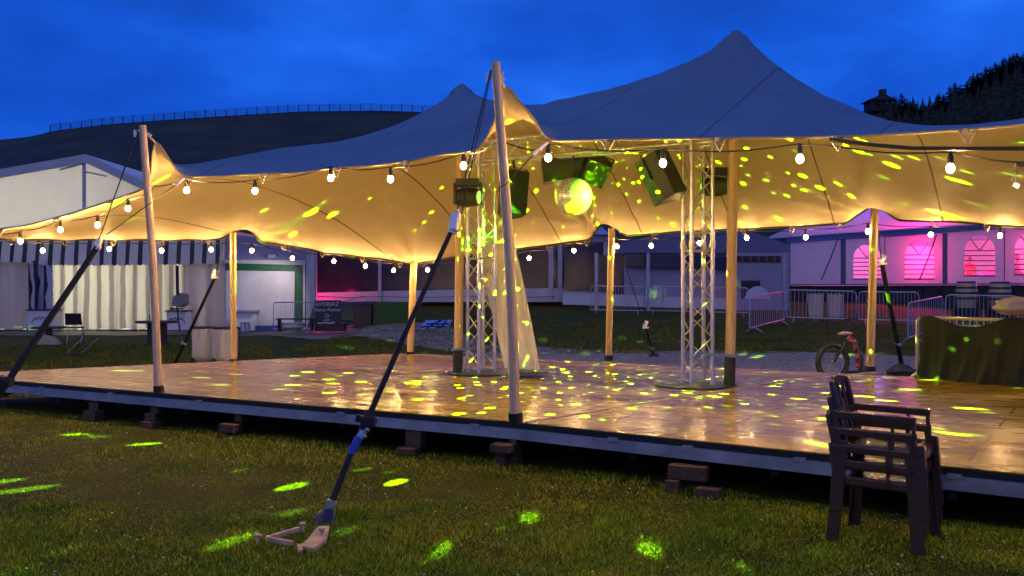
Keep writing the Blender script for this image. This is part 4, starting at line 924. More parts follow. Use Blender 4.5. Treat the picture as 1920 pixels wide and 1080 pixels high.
# green framed screen beside the marquee
gs = thing('screen_frame', P(495, 620, 35.3), 'pale booth with a green framed white sheet left of the barriers', 'booth'); YS = 35.4
GP = mat('booth_wall', (.42, .40, .46), .6, var=.08, vscale=1.5)
quad('fascia', [P(421, 440, YS+.5), P(575, 452, YS+.5), P(575, 492, YS+.5), P(421, 490, YS+.5)], mat('booth_fascia', (.24, .23, .36), .6, var=.1), gs, .1)
quad('white_surround', [P(421, 487, YS+.1), P(572, 488, YS+.1), P(572, 620, YS+.1), P(421, 620, YS+.1)], mat('white_surround', (.60, .56, .53), .5, var=.07), gs, .08)
quad('sheet', [P(424, 507, YS-.04), P(553, 509, YS-.04), P(551, 613, YS-.04), P(424, 613, YS-.04)], mat('white_sheet', (.56, .52, .52), .6, var=.12, vscale=1.2, bump=.2, bscale=2), gs, .05)
m = MB(); m.prism([P(422, 493, YS-.02), P(565, 497, YS-.02), P(565, 509, YS-.02), P(422, 507, YS-.02)], (0, .06, 0)); m.prism([P(554, 509.4, YS-.02), P(565, 509.4, YS-.02), P(565, 617, YS-.02), P(553, 617, YS-.02)], (0, .06, 0)); m.build('green_frame', GREENP, gs, smooth=False)
quad('step', [P(472, 611, YS-.5), P(528, 611, YS-.5), P(528, 621, YS-.5), P(472, 621, YS-.5)], BLUEP, gs, .6)
quad('return_wall', [P(574, 452, YS-.2), P(590, 458, YS-1), P(590, 566, YS-1), P(574, 620, YS-.2)], GP, gs, .2)
m = MB(); m.box(P(511, 480, YS-.2), (.3, .2, .12)); m.tube([P(505, 478, YS-.2), P(522, 484, YS-.2)], .04, 6); m.build('projector', STEEL, gs, smooth=False)
fl_ = point_lamp('flood_lamp', P(518, 484, YS-1.6), 100, (1, .9, .86), gs, r=.12, kind='SPOT'); fl_.data.spot_size = R(110); fl_.data.spot_blend = .8; fl_.rotation_euler = (Vector(P(492, 570, YS))-Vector(P(518, 484, YS-1.6))).to_track_quat('-Z', 'Y').to_euler()
def text_mesh(s, loc, size, m, parent, name='lettering', shear=0, rz=0, font_ext=.004):
    c = bpy.data.curves.new(name, 'FONT'); c.body = s; c.size = size; c.extrude = font_ext; c.align_x = 'CENTER'; c.align_y = 'CENTER'; c.shear = shear; c.resolution_u = 3
    o = bpy.data.objects.new(name, c); COL.objects.link(o); bpy.context.view_layer.update()
    me_ = bpy.data.meshes.new_from_object(o.evaluated_get(bpy.context.evaluated_depsgraph_get())); bpy.data.objects.remove(o); bpy.data.curves.remove(c)
    me_.materials.clear(); me_.materials.append(m); o = bpy.data.objects.new(name, me_); COL.objects.link(o); o.parent = parent; o.location = Vector(loc)-wloc(parent); o.rotation_euler = (R(90), 0, R(rz)); return o
LET = mat('pale_print', (.55, .55, .6), .6)
text_mesh('Concerts', P(504, 502.5, YS-.06), .16, mat('dim_print', (.10, .16, .12), .6), gs)
# ---- white box and cones beside it
t = thing('storage_box', P(455, 620, 34.8), 'white storage box on the pavement in front of the green framed sheet', 'box')
quad('body', [P(436, 584, 34.6), P(474, 584, 34.6), P(474, 620, 34.6), P(436, 620, 34.6)], WHITEM, t, .6); quad('lid', [P(434, 581, 34.5), P(476, 581, 34.5), P(476, 584, 34.5), P(434, 584, 34.5)], GP, t, .8)
for i, q in enumerate((456, 464)):
    o = MB().lathe([(.11, 0), (.12, .1), (.10, .3), (.12, .31), (.12, .34)], P(q, 622, 34.2), 12).build('metal_tub', STEEL); tag(o, '%s metal tub standing in front of the white storage box' % ('left' if i == 0 else 'right'), 'tub')
# ================================================================ WINDOWED MARQUEES ON THE BANK
YW = 42.
def gzp(px, Y): return gz((px-960)/F*Y, Y)
wm = thing('window_marquee', P(840, 566, YW), 'long low marquee with dark clear windows above the grass bank', 'marquee')
WP = mat('white_plinth', (.55, .53, .60), .5, var=.08, vscale=2); POSTM = mat('frame_posts', (.42, .42, .52), .45, metal=.2, var=.15)
GL = mat('dark_clear_film', (.035, .022, .028), .22, spec=.6, var=.3, vscale=1.2, bump=.25, bscale=3)
fx = [(590, 549, 566), (712, 546, 565), (770, 545, 566), (860, 543, 566), (1033, 540, 566), (1050, 541, 566), (1135, 546, 568)]
for (a, ya, yb), (c, yc, yd) in zip(fx, fx[1:]):
    quad('plinth', [P(a, ya, YW), P(c, yc, YW), P(c, yd, YW), P(a, yb, YW)], WP, wm, .06)
    quad('window', [P(a, 452, YW+.05), P(c, 452, YW+.05), P(c, yc+.5, YW+.05), P(a, ya+.5, YW+.05)], GL, wm, .03)
for q, w in ((590, 9), (712, 6), (773, 7), (860, 9), (1033, 9), (1050, 8), (1135, 7)):
    quad('post', [P(q-w/2, 450, YW-.08), P(q+w/2, 450, YW-.08), P(q+w/2, 566, YW-.08), P(q-w/2, 566, YW-.08)], POSTM, wm, .07)
quad('eave', [P(580, 430, YW-.1), P(1140, 442, YW-.1), P(1140, 453, YW-.1), P(580, 450, YW-.1)], POSTM, wm, .14)
m = MB(); m.add([P(575, 428, YW-.4), P(1145, 440, YW-.4), P(1100, 400, YW+7), P(640, 392, YW+7)], [(0, 1, 2, 3)]); m.add([P(575, 430, YW-.4), P(1145, 442, YW-.4), P(1100, 402, YW+7), P(640, 394, YW+7)], [(3, 2, 1, 0)]); m.build('roof', mat('bank_marquee_roof', (.36, .37, .5), .5, var=.1), wm, smooth=False)
m = MB()
for q in (640, 780, 900, 990, 1090): m.tube([P(q, 450, YW+3), P(q+6, 565, YW+3)], .05, 6)
m.build('inner_pole', mat('inner_pole_paint', (.16, .12, .13), .6), wm)
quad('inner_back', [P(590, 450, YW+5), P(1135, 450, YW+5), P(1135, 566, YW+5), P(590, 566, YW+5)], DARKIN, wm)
m = MB()
for a, b in zip([596, 712, 860], [712, 860, 1040]): m.tube([P(a, 556, YW-.1), P((a+b)/2, 558, YW-.12), P(b, 556, YW-.1)], .012, 5)
m.build('tie_rope', BLACK, wm)
PINK = (1, .015, .2)
point_lamp('pink_spot', P(596, 562, YW-.75), 16*PK, PINK, wm, r=.1)
point_lamp('pink_spot', P(640, 553, YW-1.2), 8*PK, PINK, wm, r=.1)
# second pavilion with pitched end
YG = 39.
gm = thing('pavilion', P(1320, 585, YG), 'dim violet pavilion with a pitched end behind the right truss', 'pavilion')
PV = mat('violet_white_pvc', (.33, .32, .44), .6, var=.1, vscale=1.2, bump=.2, bscale=2, thin=.15)
quad('end_wall', [P(1170, 474, YG+.6), P(1170, 572, YG+.6), P(1374, 580, YG+.6), P(1374, 474, YG+.6)], PV, gm, .03)
quad('gable', [P(1140, 462, YG+.3), P(1345, 412, YG+.3), P(1480, 459, YG+.3), P(1480, 474, YG+.3), P(1140, 474, YG+.3)], mat('violet_gable', (.13, .14, .26), .6, var=.1), gm, .3)
quad('clear_panel', [P(1175, 478, YG+.4), P(1372, 482, YG+.4), P(1372, 506, YG+.4), P(1175, 500, YG+.4)], GL, gm, .05)
quad('clear_panel', [P(1058, 478, YG+1), P(1168, 478, YG+1), P(1168, 548, YG+1), P(1058, 546, YG+1)], GL, gm, .05)
quad('skirt', [P(1055, 549, YG+.2), P(1374, 560, YG+.2), P(1374, 580, YG+.2), P(1055, 571, YG+.2)], WP, gm, .1)
quad('side_wall', [P(1376, 474, YG), P(1480, 474, YG), P(1480, 590, YG), P(1376, 590, YG)], PV, gm, .04)
for q in (1118, 1215, 1374, 1471): quad('post', [P(q-3, 474, YG-.06), P(q+3, 474, YG-.06), P(q+3, 583, YG-.06), P(q-3, 583, YG-.06)], POSTM, gm, .05)
quad('doorway_shade', [P(1382, 480, YG-.03), P(1464, 480, YG-.03), P(1464, 492, YG-.03), P(1382, 492, YG-.03)], DARKIN, gm, .02)  # dark sheet on the wall, painted shade of the door band
m = MB()
for i in range(5): m.box(P(1392+i*15, 486, YG-.06), (.09, .02, .24))
m.build('fringe', mat('brown_fringe', (.16, .07, .07), .7), gm, smooth=False)
quad('opening_shade', [P(1390, 526, YG-.05), P(1425, 526, YG-.05), P(1425, 560, YG-.05), P(1390, 560, YG-.05)], DARKIN, gm, .03)  # dark patch on the wall, painted shade of an opening
# ================================================================ PINK LIT MARQUEE WITH ARCHED WINDOWS
rl = (1478, 50.0); rr_ = (1920, 38.0)
A0 = Vector(((rl[0]-960)/F*rl[1], rl[1], 0)); A1 = Vector(((rr_[0]-960)/F*rr_[1], rr_[1], 0)); AD = (A1-A0).normalized(); AN = Vector((-AD.y, AD.x, 0))
if AN.y < 0: AN = -AN
def onwall(px, py, off=0):
    k = (px-960)/F; t = (k*A0.y-A0.x)/(AD.x-k*AD.y); p = A0+AD*t; return P(px, py, p.y)+AN*off
pm = thing('arched_marquee', onwall(1700, 580), 'large marquee glowing pink through arched windows at the right', 'marquee')
def wl(px, z, off=0): p = onwall(px, 500, off); p.z = z; return p
ZT = 3.95; ZB = 1.78
WPK = mat('marquee_side_cloth', (.62, .60, .70), .5, var=.06, vscale=1.2, bump=.18, bscale=2, thin=.08)
FILM = bpy.data.materials.new('window_film'); FILM.use_nodes = True; _t = FILM.node_tree; _b = _t.nodes['Principled BSDF']; _b.inputs['Base Color'].default_value = (.8, .75, .8, 1); _b.inputs['Roughness'].default_value = .25
_n = N(_t, 'ShaderNodeBsdfTransparent'); _tr = N(_t, 'ShaderNodeBsdfTranslucent'); _tr.inputs[0].default_value = (1, .95, .97, 1)
_m1 = N(_t, 'ShaderNodeMixShader'); _m1.inputs[0].default_value = .5; _t.links.new(_b.outputs[0], _m1.inputs[1]); _t.links.new(_tr.outputs[0], _m1.inputs[2])
_m2 = N(_t, 'ShaderNodeMixShader'); _m2.inputs[0].default_value = .82; _t.links.new(_m1.outputs[0], _m2.inputs[1]); _t.links.new(_n.outputs[0], _m2.inputs[2]); _t.links.new(_m2.outputs[0], _t.nodes['Material Output'].inputs[0])
MUNT = mat('window_seam', (.22, .08, .2), .6)
wins = [(1600, 1652, 458, 523), (1696, 1752, 450, 523), (1808, 1866, 441, 517), (1902, 1964, 436, 515), (2000, 2064, 430, 514)]
edges = [1478, 1582, 1660, 1773, 1884, 1985, 2110]
# wall bays: a strip of wall with an arched hole each
def bay(x0, x1, win):
    m = MB()
    top_, bot = 0, 0
    def W2(px, py): return onwall(px, py)
    def ytop(px): return 540-(ZT-HC)*F/onwall(px, 500).y
    def ybot(px): return 540-(ZB-HC)*F/onwall(px, 500).y
    if not win: m.add([W2(x0, ytop(x0)), W2(x1, ytop(x1)), W2(x1, ybot(x1)), W2(x0, ybot(x0))], [(0, 1, 2, 3)]); return m
    a, b, y0, y1 = win; r_ = (b-a)/2; cx_ = (a+b)/2; n = 12
    arc = [(cx_-r_*math.cos(math.pi*i/n), y0+r_-r_*math.sin(math.pi*i/n)) for i in range(n+1)]
    m.add([W2(x0, ytop(x0)), W2(a, ytop(a)), W2(a, y1), W2(a, ybot(a)), W2(x0, ybot(x0))], [(0, 1, 2, 3, 4)])
    m.add([W2(b, ytop(b)), W2(x1, ytop(x1)), W2(x1, ybot(x1)), W2(b, ybot(b))], [(0, 1, 2, 3)])
    m.add([W2(a, y1), W2(b, y1), W2(b, ybot(b)), W2(a, ybot(a))], [(0, 1, 2, 3)])
    for p, q in zip(arc, arc[1:]): m.add([W2(p[0], ytop(p[0])), W2(q[0], ytop(q[0])), W2(*q), W2(*p)], [(0, 1, 2, 3)])
    return m, arc, (a, b, y0, y1, r_, cx_)
for i, (a, b) in enumerate(zip(edges, edges[1:])):
    w = [q for q in wins if a <= (q[0]+q[1])/2 < b]
    if not w: bay(a, b, None).build('wall_bay', WPK, pm, smooth=False); continue
    m, arc, (wa, wb, y0, y1, r_, cx_) = bay(a, b, w[0]); m.build('wall_bay', WPK, pm, smooth=False)
    f = MB().add([onwall(*q, .03) for q in arc]+[onwall(wb, y1, .03), onwall(wa, y1, .03)], [tuple(range(len(arc)+2))]).build('window', FILM, pm, smooth=False)
    m = MB(); yy = y0+r_
    for k in range(5): m.tube([onwall(wa, yy+(y1-yy)*k/5, -.01), onwall(wb, yy+(y1-yy)*k/5, -.01)], .022, 5)
    m.tube([onwall(cx_, yy, -.01), onwall(cx_-r_*.6, y0+r_*.22, -.01)], .022, 5).tube([onwall(cx_, yy, -.01), onwall(cx_+r_*.6, y0+r_*.22, -.01)], .022, 5)
    m.tube([onwall(wa, y1, -.01), onwall(wb, y1, -.01)], .03, 5); m.build('window_bars', MUNT, f)
for q in (1478, 1603-21, 1773, 1985): 
    m = MB().prism([wl(q-4, ZB, -.06), wl(q+4, ZB, -.06), wl(q+4, ZT, -.06), wl(q-4, ZT, -.06)], AN*.05); m.build('post', mat('dark_frame_post', (.10, .12, .22), .5), pm, smooth=False)
for q in (1660, 1884): MB().tube([wl(q, ZB, -.03), wl(q, ZT, -.03)], .02, 5).build('wall_seam', MUNT, pm)
MB().prism([wl(1478, ZT+.02, -.1), wl(2110, ZT+.02, -.1), wl(2110, ZT+.27, -.1), wl(1478, ZT+.27, -.1)], AN*.08).build('eave_band', mat('blue_eave_band', (.16, .2, .42), .5), pm, smooth=False)
MB().prism([wl(1478, ZB-.06, -.05), wl(2110, ZB-.06, -.05), wl(2110, ZB+.03, -.05), wl(1478, ZB+.03, -.05)], AN*.3).build('floor_edge', PV, pm, smooth=False)
m = MB(); a = wl(1440, ZT+.27, -.25); b = wl(2110, ZT+.27, -.25); m.add([a, b, b+AN*6+Vector((0, 0, 2.3)), a+AN*6+Vector((0, 0, 2.3))], [(0, 1, 2, 3)])
m.build('roof', mat('marquee_roof_cloth', (.50, .52, .68), .5, thin=.42, bump=.15, bscale=1.5), pm, smooth=False)
m = MB(); a = wl(1440, ZT+.27, 12.3); b = wl(2110, ZT+.27, 12.3); m.add([b, a, a-AN*6.4+Vector((0, 0, 2.3)), b-AN*6.4+Vector((0, 0, 2.3))], [(0, 1, 2, 3)]); m.build('roof', MATS['marquee_roof_cloth'], pm, smooth=False)
m = MB(); m.prism([wl(1478, 1.25, .15), wl(2110, 1.25, .15), wl(2110, 1.25, .15)+AN*12, wl(1478, 1.25, .15)+AN*12], (0, 0, -.08)); m.build('raised_floor', mat('marquee_floor', (.3, .25, .25), .5), pm, smooth=False)
m = MB(); m.add([wl(1478, 1.25, 12), wl(2110, 1.25, 12), wl(2110, ZT+.3, 12), wl(1478, ZT+.3, 12)], [(0, 1, 2, 3)]); m.add([wl(1478, 1.25, .1), wl(1478, ZT, .1), wl(1478, ZT, 12), wl(1478, 1.25, 12)], [(0, 1, 2, 3)]); m.build('back_wall', mat('inner_wall_cloth', (.65, .6, .62), .6), pm, smooth=False)
m = MB(); m.prism([wl(1478, .2, .06), wl(2110, .2, .06), wl(2110, ZB-.07, .06), wl(1478, ZB-.07, .06)], AN*.06); m.build('undercroft_shade', DARKIN, pm, smooth=False)  # dark sheet over the void: painted shade, added to stop pink light leaking
m = MB()
for q in range(1490, 2100, 34): m.tube([wl(q, .3, -.03), wl(q, ZB-.07, -.03)], .04, 6)
m.build('floor_support', BLACK, pm)
for q, off, z, e in ((1728, .7, 3.0, 650), (1935, .8, 3.2, 200), (1930, 5.5, 3.4, 160), (1740, 8, 3.2, 260)):
    point_lamp('pink_lamp', wl(q, z, off), e*PK, PINK, pm, r=.25)
point_lamp('white_lamp', wl(1835, 3.3, 8), 500*PK, (1, .5, .68), pm, r=.4)
point_lamp('violet_lamp', wl(1560, 3.4, 3.5), 90*PK, (.35, .2, 1), pm, r=.4)
# dark stretched guy ropes on its front
for a, b in (((1580, 446), (1557, 525)), ((1765, 440), (1742, 525)), ((1655, 430), (1651, 523))):
    m = MB().tube([onwall(*a, -.3), onwall((a[0]+b[0])/2, (a[1]+b[1])/2, -.4), onwall(*b, -.6)], .03, 5).build('guy_rope', BLACK, pm)
# two people inside
def person(px, off, cloth, hair, label, h=1.68, turn=0):
    b = wl(px, 1.25, off); t = thing('person', b, label, 'person')
    me_ = bpy.data.meshes.new('body')
    J = [(0, 0, .92, .13), (0, 0, 1.15, .13), (0, 0, 1.34, .145), (0, 0, 1.42, .06), (0, -.01, 1.50, .055), (0, -.01, 1.58, .085), (0, -.01, 1.66, .06),
         (-.18, 0, 1.36, .055), (-.24, .02, 1.10, .045), (-.18, -.16, .95, .035), (-.14, -.26, .98, .03), (.18, 0, 1.36, .055), (.24, .02, 1.10, .045), (.2, -.14, .92, .035), (.16, -.24, .95, .03),
         (-.09, 0, .86, .085), (-.1, .01, .48, .06), (-.1, .02, .09, .045), (-.1, -.12, .04, .035), (.09, 0, .86, .085), (.1, .01, .48, .06), (.1, .02, .09, .045), (.1, -.12, .04, .035)]
    E_ = [(0, 1), (1, 2), (2, 3), (3, 4), (4, 5), (5, 6), (2, 7), (7, 8), (8, 9), (9, 10), (2, 11), (11, 12), (12, 13), (13, 14), (0, 15), (15, 16), (16, 17), (17, 18), (0, 19), (19, 20), (20, 21), (21, 22)]
    me_.from_pydata([j[:3] for j in J], E_, []); o = bpy.data.objects.new('body', me_); COL.objects.link(o); o.parent = t; o.rotation_euler = (0, 0, R(turn))
    sk = o.modifiers.new('skin', 'SKIN'); 
    for i, j in enumerate(J): me_.skin_vertices[0].data[i].radius = (j[3], j[3])
    me_.skin_vertices[0].data[0].use_root = True
    o.modifiers.new('sub', 'SUBSURF').levels = 1; me_.materials.append(cloth)
    MB().sphere(b+Vector((0, .01, 1.62)), .105, 12, (1, 1, 1.1)).build('hair', hair, t); return t
person(1776, 1.4, mat('red_jacket', (.5, .02, .03), .7), mat('dark_hair', (.02, .012, .01), .7), 'person in a red jacket standing inside the third arched window', turn=150)
person(1868, 1.3, mat('dark_jacket', (.08, .04, .08), .7), MATS['dark_hair'], 'person in dark clothes at the left side of the rightmost arched window', turn=40)
# domed thing behind the window
o = MB().sphere(wl(1775, 1.27, 3.2), 1.25, 20, (1, .6, 1)).build('tent_dome', mat('violet_dome_cloth', (.3, .2, .34), .6)); tag(o, 'low rounded dome tent seen through the third arched window', 'dome')
# ================================================================ BARRIERS
BARM = mat('barrier_galvanised', (.40, .42, .52), .42, metal=.5, var=.12, vscale=6)
def barrier_proto():
    t = thing('crowd_barrier', (0, 0, 0), 'x', 'barrier', 'galvanised crowd barriers'); L, Hh, z0 = 2.3, 1.1, .18
    c = .12; pts = [(-L/2, z0), (-L/2, Hh-c), (-L/2+c*.3, Hh-c*.3), (-L/2+c, Hh), (L/2-c, Hh), (L/2-c*.3, Hh-c*.3), (L/2, Hh-c), (L/2, z0), (-L/2, z0)]
    MB().tube([(x, 0, z) for x, z in pts], .021, 8).build('frame', BARM, t)
    m = MB(); n = 17
    for i in range(1, n): x = -L/2+L*i/n; m.tube([(x, 0, z0), (x, 0, Hh)], .008, 5)
    m.build('bars', BARM, t)
    for s in (-1, 1): MB().tube([(s*(L/2-.25), 0, z0), (s*(L/2-.25), -.28, .02)], .018, 6).tube([(s*(L/2-.25), 0, z0), (s*(L/2-.25), .28, .02)], .018, 6).build('foot', BARM, t)
    m = MB()
    for z in (.45, .9): m.tube([(L/2+.02, 0, z-.05), (L/2+.05, 0, z), (L/2+.02, 0, z+.05)], .012, 5)
    m.build('hook', BARM, t); return t
bp_ = barrier_proto(); first = [True]
def barrier(a, b, label, zs=1.0):
    """a, b = ground ends (x, y)"""
    o = bp_ if first[0] else copy_tree(bp_); first[0] = False
    a = Vector(a); b = Vector(b); d = b-a; mid = (a+b)/2; o.location = (mid.x, mid.y, gz(mid.x, mid.y)-.01); o.rotation_euler = (0, math.atan2((gz(b.x, b.y)-gz(a.x, a.y)), d.length)*-1, math.atan2(d.y, d.x))
    o.scale = (d.length/2.3, 1, zs); o['label'] = label; return o
def at(px, Y): return ((px-960)/F*Y, Y)
barrier(at(513, 33.2), at(590, 33), 'crowd barrier standing before the white sheet, left of the festival poster')
barrier(at(642, 33.4), at(700, 33.8), 'crowd barrier right of the festival poster beside the brown bin')
barrier(at(1107, 37), at(1207, 36.6), 'dim crowd barrier in front of the dark windows, left of the crumpled white sheet')
barrier(at(1213, 36.6), at(1312, 36.2), 'dim crowd barrier right of the crumpled white sheet')
barrier(at(1330, 36), at(1402, 35.5), 'dim crowd barrier between the right mast and the bank')
barrier(at(1406, 28.5), at(1470, 32), 'angled crowd barrier turned towards the camera left of the bags')
barrier(at(1474, 32.3), at(1604, 31.6), 'crowd barrier in front of the two hanging bags')
barrier(at(1610, 31.8), at(1722, 31.2), 'crowd barrier passing behind the rightmost bamboo pole')
barrier(at(1703, 25.5), at(1768, 29), 'angled crowd barrier left of the barrels')
barrier(at(1772, 29.2), at(1908, 28.6), 'crowd barrier in front of the wooden barrels')
barrier(at(1893, 27.2), at(2030, 26.8), 'crowd barrier at the right edge beyond the barrels')
# near barrier with a black cloth, on the stage
bl = P(1720, 704, 12.95); br_ = P(1985, 728, 11.5); bl.z = br_.z = HD; bd_ = (br_-bl).normalized(); LB = (br_-bl).length
nb = thing('draped_barrier', (bl+br_)/2, 'near crowd barrier wrapped in a black cloth at the right end of the stage', 'barrier')
NBM = mat('near_barrier_paint', (.50, .46, .36), .4, metal=.5, var=.12); hh = .80
c = .07
pp = [bl+Vector((0, 0, .1)), bl+Vector((0, 0, hh-c)), bl+bd_*c*.3+Vector((0, 0, hh-c*.3)), bl+bd_*c+Vector((0, 0, hh)), br_-bd_*c+Vector((0, 0, hh)), br_+Vector((0, 0, hh-c)), br_+Vector((0, 0, .1)), bl+Vector((0, 0, .1))]
MB().tube(pp, .024, 10).build('frame', NBM, nb)
m = MB()
for i in range(1, 20): q = bl.lerp(br_, i/20); m.tube([q+Vector((0, 0, .1)), q+Vector((0, 0, hh))], .010, 6)
m.build('bars', NBM, nb)
nrm = bd_.cross(Vector((0, 0, 1))).normalized()
if nrm.y > 0: nrm = -nrm
for q in (bl+bd_*.05, br_-bd_*.2): MB().tube([q+Vector((0, 0, .1))-nrm*.0, q+nrm*.22+Vector((0, 0, .02))], .02, 6).build('foot', NBM, nb)
def cloth(u, v):
    q = bl.lerp(br_, .05+.97*u); sag = (.13*math.sin(math.pi*min(1, max(0, (u-.10)/.56)))**1.2 if .10 < u < .66 else 0)
    top_z = hh+.03-sag-.25*math.exp(-((u-1)/.2)**2)*0; z = top_z*(1-v)-.002*v
    f = nrm*(.05+.30*v*v*(.35+.65*u)+.030*math.sin(u*34+v*2.2)*v+.02*math.sin(u*11+v*3)+.012*math.sin(u*75)*v)
    return q+f+Vector((0, 0, z))+bd_*(.05*math.sin(v*3)*(1-u)-.02)
tag(MB().grid(cloth, 110, 26).build('black_cloth', CLOTHB), 'large black cloth draped over the near barrier and onto the stage', 'cloth')
p = P(1908, 574, 11.6); o = MB()
def crump(u, v):
    a = 2*math.pi*u; e = math.pi*v; r_ = .17*(1+.25*noise.noise(Vector((math.cos(a)*2, math.sin(a)*2, e*2)))); return p+Vector((math.sin(e)*math.cos(a)*r_*1.7, math.sin(e)*math.sin(a)*r_, -math.cos(e)*r_*.62))
tag(MB().grid(crump, 28, 16).build('cloth_bundle', mat('pale_bundle_cloth', (.55, .48, .42), .7, bump=.5, bscale=18)), 'crumpled pale cloth bundle lying on top of the draped barrier', 'cloth')
# ================================================================ STACKING CHAIRS
def chair_proto():
    t = thing('plastic_chair', (0, 0, 0), 'x', 'chair', 'stacked brown plastic armchairs'); m_ = CHAIRM
    w, d = .50, .46            # x forward, y left
    def seat(u, v):
        x = -.22+.46*u; y = (-.5+v)*.43; z = .43-.012*math.sin(math.pi*u)-.012*math.cos((v-.5)*3)+.0
        if u > .9: z -= (u-.9)*.35
        return Vector((x, y, z))
    m = MB(); m.grid(seat, 16, 10)
    m.grid(lambda u, v: seat(u, v)-Vector((0, 0, .022)), 16, 10)
    for (a, b) in ((0, 0), (1, 0)): pass
    m.prism([(.225, -.215, .405), (.245, -.19, .41), (.25, 0, .405), (.245, .19, .41), (.225, .215, .405), (.2, .215, .40), (.2, -.215, .40)], (0, 0, -.045)); m.prism([(-.22, -.215, .42), (.2, -.215, .42), (.2, -.2, .42), (-.22, -.2, .42)], (0, 0, -.05)).prism([(-.22, .2, .42), (.2, .2, .42), (.2, .215, .42), (-.22, .215, .42)], (0, 0, -.05))
    m.build('seat', m_, t)
    # backrest: curved frame, three slats split in two tiers
    def bx_(z): return -.225-(z-.43)*.24
    m = MB(); zt = .83
    for s in (-1, 1): m.bar((bx_(.42), s*.205, .42), (bx_(zt), s*.185, zt), .045, .03, up=(1, 0, 0))
    for z0, hgt in ((zt-.02, .05), (.62, .04), (.47, .05)):
        for k in range(6):
            y0 = -.2+.4*k/6; y1 = -.2+.4*(k+1)/6; f = lambda y: -.03*(1-(y/.2)**2)
            m.bar((bx_(z0)+f(y0), y0, z0+ (.02*(1-(y0/.2)**2) if z0 > .7 else 0)), (bx_(z0)+f(y1), y1, z0+(.02*(1-(y1/.2)**2) if z0 > .7 else 0)), .022, hgt)
    for y in (-.12, -.04, .04, .12):
        f = -.03*(1-(y/.2)**2); m.bar((bx_(.47)+f, y, .47), (bx_(.62)+f, y, .62), .052, .014, up=(1, 0, 0)) ; m.bar((bx_(.62)+f, y, .62), (bx_(.81)+f, y, .81), .052, .014, up=(1, 0, 0))
    m.build('backrest', m_, t, smooth=False, bevel=.004)
    for s in (-1, 1):
        m = MB(); y = s*.255
        m.bar((-.27, y, .625), (.215, y, .615), .05, .046); m.bar((-.25, y, .521), (.22, y, .511), .022, .046); m.bar((-.24, y, .417), (.225, y, .407), .022, .05)
        m.bar((.08, y, .40), (.075, y, .62), .05, .018, up=(1, 0, 0)); m.bar((.215, y, .40), (.195, y, .62), .045, .022, up=(1, 0, 0)); m.bar((-.25, y, .43), (-.285, y*.95, .65), .045, .03, up=(1, 0, 0))
        m.bar((.02, y*.9, .43), (.02, y*.8, .42), .3, .02) 
        m.build('armrest', m_, t, smooth=False, bevel=.006)
        for fx_, sx in ((.225, 1), (-.235, -1)):
            m = MB(); a = Vector((fx_, y, .46)); b = Vector((fx_+sx*.035, y+s*.015, 0))
            m.bar(a, b, .02, .078, up=(1, 0, 0)); m.bar(a+Vector((sx*.03, -s*.02, 0)), b+Vector((sx*.028, -s*.018, 0)), .05, .016, up=(1, 0, 0)); m.build('leg', m_, t, smooth=False, bevel=.004)
    return t
cp = chair_proto(); cc = Vector((2.372, 6.10, 0)); lb = ['top chair of the stack with its whole slatted back showing', 'middle chair held between two others in the stack', 'bottom chair of the stack with its legs on the grass']
for i in range(3):
    o = cp if i == 0 else copy_tree(cp); k = 2-i
    o.location = cc+Vector((.008*k, -.006*k, .104*k+.0)); o.rotation_euler = (0, 0, R(-34.5+.8*k)); o['label'] = lb[i]; o.scale = (.96, .96, .96)
# ================================================================ SCOOTER
sc = P(1590, 700, 16.4); sc.z = 0
sk = thing('kick_scooter', sc, 'fat tyred child scooter with patterned frame parked left of the bamboo pole', 'scooter')
TY = mat('dusty_tyre', (.045, .038, .03), .8, bump=.6, bscale=70); RIM = mat('spoke_metal', (.45, .45, .42), .4, metal=.7)
def wheel(c, r, ax, parent, wt=.045):
    ax = Vector(ax).normalized(); u = ax.cross(Vector((0, 0, 1))).normalized(); v = u.cross(ax)
    w = thing('wheel', c, None, None); w.parent = parent; w.location = Vector(c)-wloc(parent)
    MB().tube([c+u*math.cos(t)*r+v*math.sin(t)*r for t in [2*math.pi*i/32 for i in range(33)]], wt, 10, cap=False).build('tyre', TY, w)
    m = MB().tube([c+u*math.cos(t)*(r-.06)+v*math.sin(t)*(r-.06) for t in [2*math.pi*i/32 for i in range(33)]], .012, 6, cap=False)
    for i in range(14): t = 2*math.pi*i/14; m.tube([c, c+u*math.cos(t)*(r-.06)+v*math.sin(t)*(r-.06)], .003, 4)
    m.tube([c-ax*.05, c+ax*.05], .03, 8); m.build('rim', RIM, w)
w1 = P(1561, 683, 16.5); w1.z = .33; wheel(w1, .285, (.25, -1, 0), sk)
w2 = P(1614, 690, 17.1); w2.z = .24; wheel(w2, .20, (1, -.35, 0), sk)
MB().tube([w1+Vector((0, -.08, 0)), P(1578, 655, 16.4), P(1590, 636, 16.4)], [.018, .02, .022], 8).tube([w1+Vector((0, .09, 0)), P(1580, 655, 16.6), P(1590, 636, 16.5)], .018, 8).build('fork', BLACK, sk)
PAT = bpy.data.materials.new('patterned_frame'); PAT.use_nodes = True; _t = PAT.node_tree; _b = _t.nodes['Principled BSDF']; _g = N(_t, 'ShaderNodeTexCoord'); _v = N(_t, 'ShaderNodeTexVoronoi', Scale=16); _t.links.new(_g.outputs['Object'], _v.inputs['Vector'])
_s = N(_t, 'ShaderNodeSeparateColor'); _t.links.new(_v.outputs['Color'], _s.inputs[0]); _t.links.new(ramp(_t, _s.outputs[0], [(0, (.35, .02, .04)), (.35, (.6, .35, .35)), (.6, (.05, .02, .03)), (.8, (.5, .04, .12)), (1, (.6, .5, .45))]), _b.inputs['Base Color'])
